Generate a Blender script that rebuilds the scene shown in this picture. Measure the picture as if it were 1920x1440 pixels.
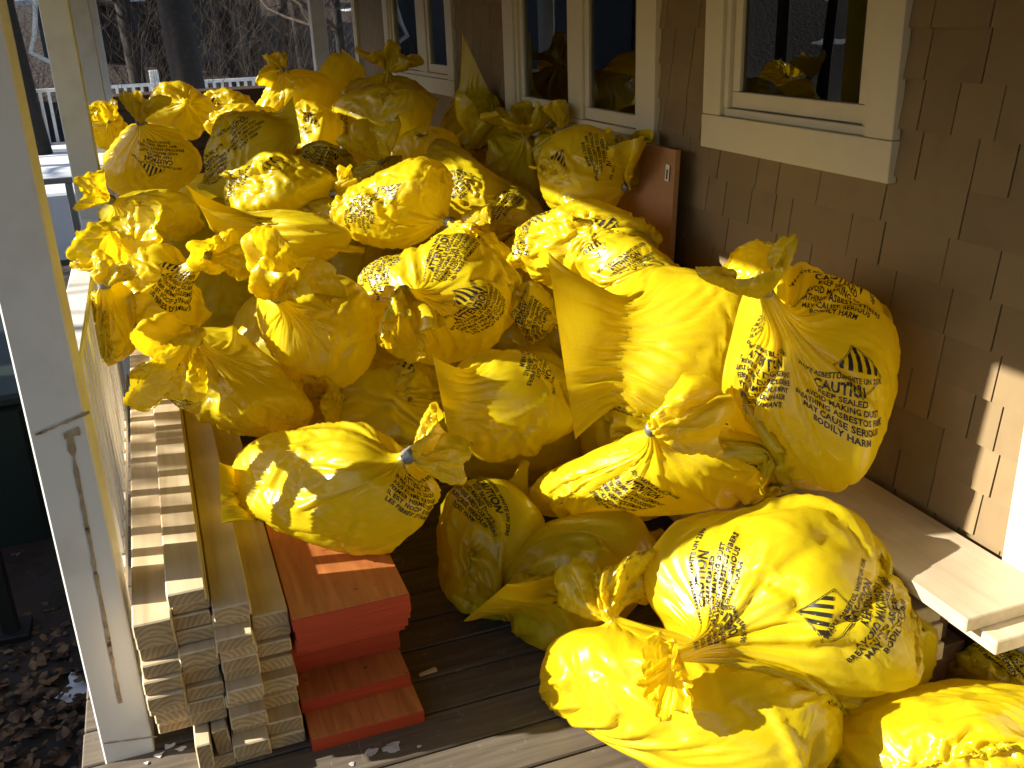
import bpy, bmesh, math, random, time
import numpy as np
from mathutils import Vector, Matrix
T0 = time.time()
for o in list(bpy.data.objects): bpy.data.objects.remove(o)
SC = bpy.context.scene
C = SC.collection
R = math.radians
rng = random.Random(7)

# ------------------------------------------------------------------ camera
H = 1.75                                   # eye height above the porch deck
YAW, PITCH, ROLL, FPX = 0.34273643, -0.36391885, -0.0386074, 1818.486
_f = np.array([math.sin(YAW)*math.cos(PITCH), math.cos(YAW)*math.cos(PITCH), math.sin(PITCH)])
_r0 = np.array([math.cos(YAW), -math.sin(YAW), 0.0]); _u0 = np.cross(_r0, _f)
_r = _r0*math.cos(ROLL) + _u0*math.sin(ROLL); _u = -_r0*math.sin(ROLL) + _u0*math.cos(ROLL)
EYE = np.array([0.0, 0.0, H])
cam = bpy.data.cameras.new('camera'); co = bpy.data.objects.new('camera', cam); C.objects.link(co)
co.matrix_world = Matrix(((_r[0], _u[0], -_f[0], 0), (_r[1], _u[1], -_f[1], 0), (_r[2], _u[2], -_f[2], H), (0, 0, 0, 1)))
cam.sensor_width = 36.0; cam.lens = FPX/1920*36.0; cam.clip_start = 0.05; cam.clip_end = 600
SC.camera = co
def at(x, y, Y):                           # photo pixel + distance along the porch -> point
    d = _f*FPX + _r*(x-960) - _u*(y-720)
    return EYE + d*(Y/d[1])
def to_px(P):
    Q = np.asarray(P, float) - EYE; w = Q@_f
    return 960 + FPX*(Q@_r)/w, 720 - FPX*(Q@_u)/w, w

# ------------------------------------------------------------------ sky, sun, exposure
SUN = np.array([-1.0, 0.22, 0.47]); SUN /= np.linalg.norm(SUN)   # towards the sun
ELEV = math.asin(SUN[2]); AZ = math.atan2(SUN[0], SUN[1])
world = bpy.data.worlds.new('World'); SC.world = world; world.use_nodes = True
nt = world.node_tree; nt.nodes.clear()
sky = nt.nodes.new('ShaderNodeTexSky'); sky.sky_type = 'NISHITA'; sky.sun_disc = False
sky.sun_elevation = ELEV; sky.sun_rotation = AZ % (2*math.pi)
bg = nt.nodes.new('ShaderNodeBackground'); bg.inputs['Strength'].default_value = 0.075
wo = nt.nodes.new('ShaderNodeOutputWorld')
nt.links.new(sky.outputs[0], bg.inputs[0]); nt.links.new(bg.outputs[0], wo.inputs[0])
sl = bpy.data.lights.new('sun', 'SUN'); sl.energy = 5.0; sl.angle = R(0.53); sl.color = (1.0, 0.93, 0.80)
so = bpy.data.objects.new('sun', sl); C.objects.link(so)
so.rotation_euler = Vector(SUN).to_track_quat('Z', 'Y').to_euler()
vs = SC.view_settings; vs.view_transform = 'Standard'; vs.look = 'None'; vs.gamma = 1.0; vs.use_curve_mapping = False
vs.exposure = 1.2
cy = SC.cycles; cy.max_bounces = 7; cy.diffuse_bounces = 3; cy.glossy_bounces = 3; cy.transmission_bounces = 4; cy.transparent_max_bounces = 6; cy.caustics_reflective = False; cy.caustics_refractive = False; cy.sample_clamp_indirect = 8.0

# ------------------------------------------------------------------ materials
def newmat(name):
    m = bpy.data.materials.new(name); m.use_nodes = True
    n = m.node_tree; n.nodes.clear()
    out = n.nodes.new('ShaderNodeOutputMaterial'); p = n.nodes.new('ShaderNodeBsdfPrincipled')
    n.links.new(p.outputs[0], out.inputs['Surface'])
    return m, n, p, out
def N(n, t, **kw):
    d = n.nodes.new('ShaderNode'+t)
    for k, v in kw.items():
        if k in d.inputs: d.inputs[k].default_value = v
        else: setattr(d, k, v)
    return d
def ramp(n, fac, stops):
    r = n.nodes.new('ShaderNodeValToRGB'); e = r.color_ramp.elements
    while len(e) < len(stops): e.new(0.5)
    for el, (p, c) in zip(e, stops): el.position = p; el.color = (*c, 1) if len(c) == 3 else c
    n.links.new(fac, r.inputs[0]); return r
def coords(n, scale=(1, 1, 1), kind='Object', rnd=True):
    tc = N(n, 'TexCoord'); mp = N(n, 'Mapping'); mp.inputs['Scale'].default_value = scale
    n.links.new(tc.outputs[kind], mp.inputs['Vector'])
    if rnd:
        oi = N(n, 'ObjectInfo'); ml = N(n, 'Math', operation='MULTIPLY'); ml.inputs[1].default_value = 37.0
        n.links.new(oi.outputs['Random'], ml.inputs[0]); cb = N(n, 'CombineXYZ')
        for i in range(3): n.links.new(ml.outputs[0], cb.inputs[i])
        n.links.new(cb.outputs[0], mp.inputs['Location'])
    return mp.outputs[0]
def bump(n, p, h, strength=0.3, dist=0.004):
    b = N(n, 'Bump', Strength=strength, Distance=dist); n.links.new(h, b.inputs['Height']); n.links.new(b.outputs[0], p.inputs['Normal']); return b
def mixc(n, fac, a, b, bt='MIX'):
    m = N(n, 'Mix', data_type='RGBA', blend_type=bt)
    for s, v in ((0, fac), (6, a), (7, b)):
        if hasattr(v, 'is_linked') or hasattr(v, 'node'): n.links.new(v, m.inputs[s])
        else: m.inputs[s].default_value = v if not isinstance(v, tuple) else (*v, 1)
    return m.outputs[2]

def m_plastic(name, col, trans, tfac):
    m, n, p, out = newmat(name)
    v = coords(n)
    oi = N(n, 'ObjectInfo')
    big = N(n, 'TexNoise', Scale=3.0, Detail=2.0); n.links.new(v, big.inputs['Vector'])
    c = ramp(n, big.outputs[0], [(0.3, tuple(x*0.90 for x in col)), (0.7, col)])
    n.links.new(c.outputs[0], p.inputs['Base Color'])
    # fine crinkle of the film (the big folds are geometry)
    n1 = N(n, 'TexNoise', Scale=16.0, Detail=1.5, Distortion=0.9); n.links.new(v, n1.inputs['Vector'])
    rd = N(n, 'Math', operation='PINGPONG'); rd.inputs[1].default_value = 0.11; n.links.new(n1.outputs[0], rd.inputs[0])
    b = rd
    bp = bump(n, p, b.outputs[0], 0.10, 0.02)
    rr = N(n, 'MapRange'); rr.inputs[3].default_value = 0.22; rr.inputs[4].default_value = 0.42
    n.links.new(big.outputs[0], rr.inputs[0]); n.links.new(rr.outputs[0], p.inputs['Roughness'])
    p.inputs['IOR'].default_value = 1.5
    p.inputs['Coat Weight'].default_value = 0.4; p.inputs['Coat Roughness'].default_value = 0.16
    tr = N(n, 'BsdfTranslucent'); tr.inputs['Color'].default_value = (*trans, 1); n.links.new(bp.outputs[0], tr.inputs['Normal'])
    mx = N(n, 'MixShader'); mx.inputs[0].default_value = tfac
    n.links.new(p.outputs[0], mx.inputs[1]); n.links.new(tr.outputs[0], mx.inputs[2]); n.links.new(mx.outputs[0], out.inputs['Surface'])
    return m
def m_wood(name, light, dark, axis='y', knots=True, rough=0.65):
    m, n, p, out = newmat(name)
    s = {'y': (14, 0.8, 14), 'x': (0.8, 14, 14)}[axis]
    v = coords(n, s)
    g = N(n, 'TexNoise', Scale=3.0, Detail=5.0, Distortion=0.4); n.links.new(v, g.inputs['Vector'])
    c = ramp(n, g.outputs[0], [(0.28, dark), (0.5, tuple((a*2+b)/3 for a, b in zip(light, dark))), (0.72, light)])
    v2 = coords(n, (1, 1, 1)); st = N(n, 'TexNoise', Scale=4.0, Detail=2.0); n.links.new(v2, st.inputs['Vector'])
    sr = ramp(n, st.outputs[0], [(0.35, (0.78, 0.76, 0.72)), (0.6, (1, 1, 1))])
    col = mixc(n, 1.0, c.outputs[0], sr.outputs[0], 'MULTIPLY')
    if knots:
        v3 = coords(n, (9, 2.2, 9) if axis == 'y' else (2.2, 9, 9))
        vo = N(n, 'TexVoronoi', Scale=0.55); n.links.new(v3, vo.inputs['Vector'])
        k = ramp(n, vo.outputs['Distance'], [(0.035, (0.35, 0.22, 0.12)), (0.10, (1, 1, 1))])
        col = mixc(n, 0.8, col, k.outputs[0], 'MULTIPLY')
    n.links.new(col, p.inputs['Base Color']); p.inputs['Roughness'].default_value = rough
    bump(n, p, g.outputs[0], 0.15, 0.002)
    return m
def m_endgrain(name, light, dark):
    m, n, p, out = newmat(name)
    tc = N(n, 'TexCoord'); oi = N(n, 'ObjectInfo')
    mp = N(n, 'Mapping'); n.links.new(tc.outputs['Object'], mp.inputs['Vector'])
    cb = N(n, 'CombineXYZ'); mm = N(n, 'MapRange'); mm.inputs[3].default_value = -0.09; mm.inputs[4].default_value = 0.09
    n.links.new(oi.outputs['Random'], mm.inputs[0]); n.links.new(mm.outputs[0], cb.inputs[0]); cb.inputs[2].default_value = 0.05
    n.links.new(cb.outputs[0], mp.inputs['Location']); mp.inputs['Scale'].default_value = (1, 0.0, 1)
    w = N(n, 'TexWave', wave_type='RINGS', rings_direction='SPHERICAL', Scale=26.0, Distortion=2.5); n.links.new(mp.outputs[0], w.inputs['Vector'])
    c = ramp(n, w.outputs[0], [(0.2, dark), (0.8, light)])
    no = N(n, 'TexNoise', Scale=25.0); n.links.new(tc.outputs['Object'], no.inputs['Vector'])
    r2 = ramp(n, no.outputs[0], [(0.3, (0.75, 0.72, 0.68)), (0.65, (1, 1, 1))])
    va = N(n, 'MapRange'); va.inputs[3].default_value = 0.75; va.inputs[4].default_value = 1.1; n.links.new(oi.outputs['Random'], va.inputs[0])
    cc = mixc(n, 1.0, c.outputs[0], r2.outputs[0], 'MULTIPLY')
    hv = N(n, 'HueSaturation'); n.links.new(cc, hv.inputs['Color']); n.links.new(va.outputs[0], hv.inputs['Value'])
    n.links.new(hv.outputs[0], p.inputs['Base Color']); p.inputs['Roughness'].default_value = 0.85
    return m
def m_paint(name, col, dirt=(0.45, 0.40, 0.33), amt=0.25, rough=0.5, scale=5.0, var=0.0):
    m, n, p, out = newmat(name)
    v = coords(n)
    a = N(n, 'TexNoise', Scale=scale, Detail=6.0); n.links.new(v, a.inputs['Vector'])
    f = N(n, 'MapRange'); f.inputs[1].default_value = 0.5; f.inputs[2].default_value = 0.8; f.inputs[3].default_value = 0; f.inputs[4].default_value = amt
    n.links.new(a.outputs[0], f.inputs[0])
    c = mixc(n, f.outputs[0], col, dirt)
    if var:
        oi = N(n, 'ObjectInfo'); va = N(n, 'MapRange'); va.inputs[3].default_value = 1-var; va.inputs[4].default_value = 1+var
        n.links.new(oi.outputs['Random'], va.inputs[0]); hv = N(n, 'HueSaturation'); n.links.new(c, hv.inputs['Color']); n.links.new(va.outputs[0], hv.inputs['Value']); c = hv.outputs[0]
    n.links.new(c, p.inputs['Base Color']); p.inputs['Roughness'].default_value = rough
    g = N(n, 'TexNoise', Scale=60.0, Detail=4.0); n.links.new(v, g.inputs['Vector']); bump(n, p, g.outputs[0], 0.12, 0.002)
    return m
M = {}
M['bag'] = m_plastic('yellow_film', (0.82, 0.66, 0.012), (0.97, 0.74, 0.012), 0.40)
M['top'] = m_plastic('yellow_film_gathered', (0.82, 0.65, 0.012), (0.97, 0.70, 0.01), 0.40)
m, n, p, o_ = newmat('black_ink'); p.inputs['Base Color'].default_value = (0.022, 0.018, 0.010, 1); p.inputs['Roughness'].default_value = 0.4; M['ink'] = m
m, n, p, o_ = newmat('duct_tape'); p.inputs['Base Color'].default_value = (0.27, 0.27, 0.27, 1); p.inputs['Metallic'].default_value = 0.45; p.inputs['Roughness'].default_value = 0.42
v = coords(n); g = N(n, 'TexNoise', Scale=90.0); n.links.new(v, g.inputs['Vector']); bump(n, p, g.outputs[0], 0.5, 0.003); M['tape'] = m
M['pine'] = m_wood('pine_lumber', (0.80, 0.66, 0.44), (0.66, 0.50, 0.29))
M['pine_end'] = m_endgrain('pine_end_grain', (0.66, 0.48, 0.26), (0.50, 0.34, 0.17))
M['plank_pine'] = m_wood('pale_pine_plank', (0.66, 0.56, 0.41), (0.54, 0.44, 0.30))
M['white'] = m_paint('white_paint', (0.78, 0.77, 0.74), (0.35, 0.30, 0.24), 0.35, 0.45, 7.0)
M['cream'] = m_paint('cream_trim_paint', (0.70, 0.63, 0.46), (0.45, 0.38, 0.26), 0.2, 0.45)
M['shingle'] = m_paint('taupe_shingle_paint', (0.245, 0.168, 0.080), (0.155, 0.105, 0.05), 0.45, 0.75, 9.0, var=0.10)
M['backing'] = m_paint('wall_paper', (0.05, 0.04, 0.03), (0.03, 0.02, 0.02), 0.2, 0.9)
M['board'] = m_paint('brown_particle_board', (0.40, 0.21, 0.10), (0.28, 0.14, 0.07), 0.4, 0.6, 30.0)
M['dark_board'] = m_wood('dark_stained_board', (0.075, 0.038, 0.02), (0.03, 0.016, 0.01), 'x', knots=False)
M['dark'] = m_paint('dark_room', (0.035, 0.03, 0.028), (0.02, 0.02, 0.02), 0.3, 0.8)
M['green_bin'] = m_paint('dark_green_plastic', (0.012, 0.022, 0.016), (0.03, 0.03, 0.025), 0.3, 0.5)
M['black'] = m_paint('black_iron', (0.012, 0.012, 0.012), (0.04, 0.03, 0.02), 0.3, 0.5)
def m_deck():
    m, n, p, out = newmat('weathered_deck_wood')
    v = coords(n, (1.2, 16, 16)); g = N(n, 'TexNoise', Scale=3.0, Detail=6.0, Distortion=0.5); n.links.new(v, g.inputs['Vector'])
    c = ramp(n, g.outputs[0], [(0.25, (0.075, 0.058, 0.040)), (0.55, (0.13, 0.104, 0.076)), (0.8, (0.185, 0.155, 0.118))])
    v2 = coords(n, (1, 1, 1)); w = N(n, 'TexNoise', Scale=26.0, Detail=8.0); n.links.new(v2, w.inputs['Vector'])
    k = ramp(n, w.outputs[0], [(0.63, (0, 0, 0)), (0.76, (0.35, 0.35, 0.35))])
    c2 = mixc(n, k.outputs[0], c.outputs[0], (0.42, 0.39, 0.35))
    sv = coords(n, (30, 3, 3)); s = N(n, 'TexNoise', Scale=2.2, Detail=3.0, Distortion=2.0); n.links.new(sv, s.inputs['Vector'])
    k2 = ramp(n, s.outputs[0], [(0.70, (0, 0, 0)), (0.74, (0.5, 0.5, 0.5))])
    c3 = mixc(n, k2.outputs[0], c2, (0.36, 0.33, 0.29))
    n.links.new(c3, p.inputs['Base Color']); p.inputs['Roughness'].default_value = 0.7
    bump(n, p, g.outputs[0], 0.5, 0.003); return m
M['deck'] = m_deck()
def m_orange(name, light, dark, layered):
    m, n, p, out = newmat(name)
    v = coords(n, (2, 2, 220) if layered else (16, 1.3, 16)); g = N(n, 'TexNoise', Scale=2.0 if layered else 3.0, Detail=5.0, Distortion=0.6); n.links.new(v, g.inputs['Vector'])
    c = ramp(n, g.outputs[0], [(0.3, dark), (0.7, light)]); col = c.outputs[0]
    if not layered:
        v2 = coords(n); vo = N(n, 'TexVoronoi', Scale=16.0); n.links.new(v2, vo.inputs['Vector'])
        k = ramp(n, vo.outputs['Distance'], [(0.05, (0.25, 0.12, 0.06)), (0.13, (1, 1, 1))]); col = mixc(n, 0.6, col, k.outputs[0], 'MULTIPLY')
    n.links.new(col, p.inputs['Base Color']); p.inputs['Roughness'].default_value = 0.55; bump(n, p, g.outputs[0], 0.2, 0.002); return m
M['or_top'] = m_orange('orange_stained_face', (0.72, 0.27, 0.075), (0.50, 0.16, 0.04), False)
M['or_edge'] = m_orange('red_orange_painted_edge', (0.56, 0.065, 0.013), (0.40, 0.04, 0.009), True)
def m_ground():
    m, n, p, out = newmat('leaf_litter_ground')
    v = coords(n, kind='Object', rnd=False); a = N(n, 'TexNoise', Scale=0.55, Detail=6.0, Distortion=0.4); n.links.new(v, a.inputs['Vector'])
    b = N(n, 'TexVoronoi', Scale=9.0); n.links.new(v, b.inputs['Vector'])
    lc = N(n, 'HueSaturation', Saturation=0.3, Value=0.12); n.links.new(b.outputs['Color'], lc.inputs['Color'])
    leaf = mixc(n, 0.85, lc.outputs[0], (0.034, 0.019, 0.011))
    s = ramp(n, a.outputs[0], [(0.66, (0, 0, 0)), (0.68, (1, 1, 1))])
    c = mixc(n, s.outputs[0], leaf, (0.78, 0.80, 0.84)); n.links.new(c, p.inputs['Base Color']); p.inputs['Roughness'].default_value = 0.8
    bump(n, p, b.outputs['Distance'], 0.6, 0.03); return m
M['ground'] = m_ground()
M['snow'] = m_paint('snow', (0.82, 0.84, 0.88), (0.55, 0.55, 0.55), 0.25, 0.6, 2.0)
M['hill'] = m_paint('wooded_hillside', (0.055, 0.036, 0.024), (0.12, 0.085, 0.06), 0.9, 0.9, 0.35)
M['bark'] = m_paint('bark', (0.014, 0.010, 0.008), (0.035, 0.027, 0.022), 0.8, 0.9, 14.0)
M['twig'] = m_paint('twig', (0.055, 0.036, 0.024), (0.025, 0.018, 0.013), 0.6, 0.85, 8.0)
M['siding'] = m_paint('grey_siding', (0.09, 0.10, 0.115), (0.05, 0.05, 0.06), 0.4, 0.8, 2.0)
m, n, p, o_ = newmat('dry_leaf'); v = coords(n, rnd=False); g = N(n, 'TexNoise', Scale=17.0, Detail=1.0); n.links.new(v, g.inputs['Vector'])
c = ramp(n, g.outputs[0], [(0.3, (0.03, 0.018, 0.012)), (0.48, (0.12, 0.062, 0.03)), (0.6, (0.22, 0.13, 0.07)), (0.72, (0.30, 0.17, 0.07))]); n.links.new(c.outputs[0], p.inputs['Base Color']); p.inputs['Roughness'].default_value = 0.75; M['leaf'] = m

# ------------------------------------------------------------------ mesh helpers
WL = {}
def tag(o, label=None, cat=None, group=None, kind=None):
    if label: o['label'] = label
    if cat: o['category'] = cat
    if group: o['group'] = group
    if kind: o['kind'] = kind
    return o
def empty(name, loc, label=None, cat=None, group=None, kind=None):
    o = bpy.data.objects.new(name, None); C.objects.link(o); o.location = loc; o.empty_display_size = 0.05
    WL[o] = Vector(loc); return tag(o, label, cat, group, kind)
def link(name, me, parent=None, loc=(0, 0, 0), rot=None):
    o = bpy.data.objects.new(name, me); C.objects.link(o); w = Vector(loc)
    if parent: o.parent = parent; o.location = w - WL[parent]
    else: o.location = w
    if rot: o.rotation_euler = rot
    WL[o] = w; return o
def mesh(name, V, F, mats, midx=None, smooth=False):
    me = bpy.data.meshes.new(name); me.from_pydata([tuple(map(float, v)) for v in V], [], F)
    for mm in (mats if isinstance(mats, (list, tuple)) else [mats]): me.materials.append(mm)
    if midx is not None: me.polygons.foreach_set('material_index', midx)
    if smooth: me.polygons.foreach_set('use_smooth', [True]*len(me.polygons))
    me.update(); return me
_bc = {}
def box_mesh(sx, sy, sz, mats, bevel=0.003, endaxis=None, name='box', jit=0.0):
    key = (round(sx, 4), round(sy, 4), round(sz, 4), tuple(m.name for m in (mats if isinstance(mats, (list, tuple)) else [mats])), bevel, endaxis)
    if key in _bc and not jit: return _bc[key]
    bm = bmesh.new(); bmesh.ops.create_cube(bm, size=1.0)
    for v in bm.verts: v.co = Vector((v.co.x*sx, v.co.y*sy, v.co.z*sz)) + Vector((rng.uniform(-jit, jit), rng.uniform(-jit, jit), rng.uniform(-jit, jit)))
    if bevel: bmesh.ops.bevel(bm, geom=list(bm.edges), offset=bevel, segments=1, affect='EDGES')
    bm.normal_update()
    me = bpy.data.meshes.new(name)
    for mm in (mats if isinstance(mats, (list, tuple)) else [mats]): me.materials.append(mm)
    if endaxis is not None:
        for f in bm.faces: f.material_index = 1 if abs(f.normal[endaxis]) > 0.9 else 0
    bm.to_mesh(me); bm.free(); _bc[key] = me; return me
def box(name, x, y, z, mats, parent=None, bevel=0.003, endaxis=None, jit=0.0):
    me = box_mesh(x[1]-x[0], y[1]-y[0], z[1]-z[0], mats, bevel, endaxis, name, jit)
    return link(name, me, parent, ((x[0]+x[1])/2, (y[0]+y[1])/2, (z[0]+z[1])/2))

# ------------------------------------------------------------------ ground, deck, house wall
XW = 1.9
GZ = -0.8
def gridmesh(name, x0, x1, y0, y1, nx, ny, fz, mat, smooth=True):
    V = []; F = []
    for j in range(ny+1):
        for i in range(nx+1):
            x = x0+(x1-x0)*i/nx; y = y0+(y1-y0)*j/ny; V.append((x, y, fz(x, y)))
    for j in range(ny):
        for i in range(nx):
            a = j*(nx+1)+i; F.append((a, a+1, a+nx+2, a+nx+1))
    return link(name, mesh(name, V, F, mat, smooth=smooth))
def terr(x, y):
    z = GZ + 0.05*math.sin(x*1.7)*math.cos(y*1.3)
    d = max(0, y-24); z += min(d*0.30, 16) + 0.6*math.sin(x*0.2+y*0.11)*min(1, d/10)
    e = max(0, -x-13); z += min(e*0.22, 7)
    return z
tag(gridmesh('ground', -140, 140, -30, 180, 140, 105, terr, M['ground']), kind='structure')
deck = box('deck', (-0.36, 1.88), (-2.6, 10.2), (-0.30, -0.034), M['dark_board'], bevel=0.0); tag(deck, kind='structure')
k0 = 2.236-0.1445*33
pm = [box_mesh(2.30, 0.138, 0.030, M['deck'], 0.004, name='plank')]
for k in range(84):
    y0 = k0+0.1445*k+0.0032
    link('plank', pm[0], deck, (0.745+rng.uniform(-.004, .004), y0+0.069, -0.015+rng.uniform(-.001, .0005)))
# dribbles of old white paint on the planks
def patch(name, cx, cy, rx, ry, z, mat, parent, seed, n=22, rough=.35):
    r = random.Random(seed); ph = [r.uniform(0, 6.28) for _ in range(4)]
    V = []; 
    for lev in (0, 1):
        for i in range(n):
            a = 2*math.pi*i/n; q = 1+rough*(math.sin(3*a+ph[0])*.5+math.sin(5*a+ph[1])*.3+math.sin(9*a+ph[2])*.25+r.uniform(-.2, .2))
            V.append((rx*q*math.cos(a), ry*q*math.sin(a), 0.0 if lev == 0 else 0.0012))
    F = [tuple(range(n, 2*n))]+[(i, (i+1) % n, n+(i+1) % n, n+i) for i in range(n)]
    return link(name, mesh(name, V, F, mat), parent, (cx, cy, z))
M['splash'] = m_paint('dried_white_paint', (0.55, 0.53, 0.54), (0.15, 0.13, 0.12), 0.9, 0.7, 40.0)
for i, (px_, py_, rx, ry) in enumerate([(735, 1402, .022, .018), (697, 1410, .016, .013), (660, 1433, .006, .008), (786, 1400, .006, .004)]):
    d = _f*FPX+_r*(px_-960)-_u*(py_-720); P = EYE+d*(-H/d[2])
    patch('paint_splash', P[0], P[1], rx, ry, 0.0006, M['splash'], deck, i)

house = empty('house', (XW, 5.0, 0), 'house wall of overlapping taupe painted shingles with cream window trim', 'house')
box('wall_core', (XW+0.012, XW+0.14), (-2.6, 9.05), (-0.5, 2.4), M['backing'], house, bevel=0)
W1 = (2.149, 3.13, 1.28, 2.35); W2 = (3.487, 5.20, 1.16, 2.38); W3 = (6.125, 7.94, 1.27, 2.38)
# cut the wall core for the windows: rebuild it as strips round the openings
core = bpy.data.objects['wall_core']; bpy.data.objects.remove(core)
def strip(y0, y1, z0, z1): box('wall_core', (XW+0.012, XW+0.14), (y0, y1), (z0, z1), M['backing'], house, bevel=0)
edges = [-2.6]+[v for w in (W1, W2, W3) for v in (w[0]+.05, w[1]-.05)]+[9.05]
for i in range(0, len(edges), 2): strip(edges[i], edges[i+1], -0.5, 2.4)
for w in (W1, W2, W3): strip(w[0]+.05, w[1]-.05, -0.5, w[2]+.05)
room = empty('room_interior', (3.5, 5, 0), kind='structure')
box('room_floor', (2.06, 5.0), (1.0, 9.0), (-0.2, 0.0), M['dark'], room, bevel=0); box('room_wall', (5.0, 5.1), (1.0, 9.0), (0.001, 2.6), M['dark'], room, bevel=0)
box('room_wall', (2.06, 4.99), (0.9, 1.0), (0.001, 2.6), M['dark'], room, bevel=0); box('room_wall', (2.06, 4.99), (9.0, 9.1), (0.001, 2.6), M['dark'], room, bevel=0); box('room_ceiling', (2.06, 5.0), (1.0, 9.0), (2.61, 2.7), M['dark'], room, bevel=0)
# shingles, one by one: courses 127 mm apart
EXP = 0.1268; Z0 = 1.173
near = []
for row in range(-9, 10):
    zb = Z0+EXP*row; y = -0.6+rng.uniform(0, .12); 
    while y < 9.0:
        w = rng.choice((.09, .12, .14, .16, .17, .19, .21, .24, .29)); w = min(w, 9.03-y)
        if w > .03: near.append((y, y+w-0.0035-rng.uniform(0, .002), zb+rng.uniform(-.0006, .0006)))
        y += w
def cut(s):
    y0, y1, zb = s; zt = zb+EXP+0.02; out = [(y0, y1, zb, zt)]
    for w in (W1, W2, W3):
        nx = []
        for a, b, c, d in out:
            if b <= w[0]+.02 or a >= w[1]-.02 or d <= w[2]+.02: nx.append((a, b, c, d)); continue
            if a < w[0]+.02: nx.append((a, w[0]+.02, c, d))
            if b > w[1]-.02: nx.append((w[1]-.02, b, c, d))
            if c < w[2]+.02-0.01 and a >= w[0]+.02 and b <= w[1]-.02: nx.append((a, b, c, w[2]+.02))
            elif c < w[2]+.02-0.01: nx.append((max(a, w[0]+.02), min(b, w[1]-.02), c, w[2]+.02))
        out = nx
    if y0 < 1.60: out = [(max(a, 1.60), b, c, d) for a, b, c, d in out if b > 1.62]
    return out
sh = [q for s in near for q in cut(s) if q[1]-q[0] > .012]
def shv(a, b, c, d):
    # a tapered shingle: thick butt at the bottom, thin under the course above
    t = 0.0175; e = 0.0010; X = XW+0.012
    w = b-a; hgt = d-c; th = 0.0012
    return [(X-t, a, c), (X-t, b, c), (X, b, c), (X, a, c), (X-e, a, d), (X-e, b, d), (X, b, d), (X, a, d)], [(0, 3, 2, 1), (0, 1, 5, 4), (4, 5, 6, 7), (0, 4, 7, 3), (1, 2, 6, 5)]
vis = []
for q in sh:
    yc, zc = (q[0]+q[1])/2, (q[2]+q[3])/2; u_, v_, w_ = to_px((XW, yc, zc))
    inn = -60 < u_ < 1980 and -60 < v_ < 1300
    vis.append((0 if inn else 1, w_, q))
vis.sort(key=lambda t: t[:2])
for i, (_, _, q) in enumerate(vis[:300]):
    V, F = shv(*q); cy, cz = (q[0]+q[1])/2, (q[2]+q[3])/2
    j = rng.uniform(-.0012, .0012)
    link('shingle', mesh('shingle', [(x-XW+(j if k < 2 else 0), y-cy, z-cz) for k, (x, y, z) in enumerate(V)], F, M['shingle']), house, (XW, cy, cz))
V = []; F = []
for _, _, q in vis[300:]:
    v, f = shv(*q); b = len(V); V += [(x-XW, y-5.0, z) for x, y, z in v]; F += [tuple(i+b for i in ff) for ff in f]
if V: tag(link('shingle_field', mesh('shingle_field', V, F, M['shingle']), house, (XW, 5.0, 0)), kind='stuff')

def m_glass():
    m, n, p, out = newmat('window_glass'); n.nodes.remove(p)
    tr = N(n, 'BsdfTransparent'); tr.inputs[0].default_value = (0.72, 0.75, 0.73, 1); gl = N(n, 'BsdfGlossy', Roughness=0.008)
    lw = N(n, 'Fresnel', IOR=1.75); mx = N(n, 'MixShader')
    n.links.new(lw.outputs[0], mx.inputs[0]); n.links.new(tr.outputs[0], mx.inputs[1]); n.links.new(gl.outputs[0], mx.inputs[2]); n.links.new(mx.outputs[0], out.inputs['Surface']); return m
M['glass'] = m_glass()
def window(y0, y1, z0, z1, bars, cw=0.114, apron=0.114, label=None):
    # casing boards, sash frames and panes; y runs along the wall
    w = box('window', (XW-0.024, XW+0.006), (y0, y1), (z0, z0+apron), M['cream'], house, 0.002)
    box('casing', (XW-0.022, XW+0.006), (y0+0.002, y0+cw), (z0+apron+0.0015, z1), M['cream'], w, 0.002)
    box('casing', (XW-0.022, XW+0.006), (y1-cw, y1-0.002), (z0+apron+0.0015, z1), M['cream'], w, 0.002)
    ya, yb, za = y0+cw, y1-cw, z0+apron
    box('sill', (XW-0.004, XW+0.06), (ya+.0015, yb-.0015), (za+.001, za+0.026), M['cream'], w, 0.002)
    for s in (-1, 1):
        a = ya+.0015 if s < 0 else yb-0.028
        box('jamb', (XW-0.008, XW+0.06), (a, a+.0265), (za+0.0275, z1), M['cream'], w, 0.002)
    ed = [ya+0.03]+[b for bb in bars for b in bb]+[yb-0.03]
    for i in range(0, len(ed), 2):
        a, b = ed[i], ed[i+1]; sw = 0.042; zs = za+0.03
        s_ = box('sash', (XW+0.008, XW+0.042), (a, b), (zs, zs+0.052), M['cream'], w, 0.002) if i == 0 else box('sash', (XW+0.008, XW+0.042), (a, b), (zs, zs+0.052), M['cream'], w, 0.002)
        box('sash', (XW+0.008, XW+0.042), (a, a+sw), (zs+0.0535, z1), M['cream'], w, 0.002); box('sash', (XW+0.008, XW+0.042), (b-sw, b), (zs+0.0535, z1), M['cream'], w, 0.002)
        box('pane', (XW+0.022, XW+0.026), (a+sw-.004, b-sw+.004), (zs+0.049, z1), M['glass'], w, 0.0)
    for a, b in bars: box('mullion', (XW-0.006, XW+0.05), (a+.0015, b-.0015), (za+0.0275, z1), M['cream'], w, 0.002)
    return w
window(*W1, [])
window(3.487, 5.20, 1.16, 2.38, [(4.206, 4.359)], cw=0.15, apron=0.10)
window(6.125, 7.94, 1.27, 2.38, [(6.80, 7.02)], cw=0.14, apron=0.10)
box('corner_board', (XW-0.024, XW+0.03), (8.97, 9.10), (-0.3, 2.4), M['cream'], house, 0.002)
box('door_casing', (XW-0.026, XW+0.03), (1.42, 1.597), (0.0, 2.2), M['cream'], house, 0.003)
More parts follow.
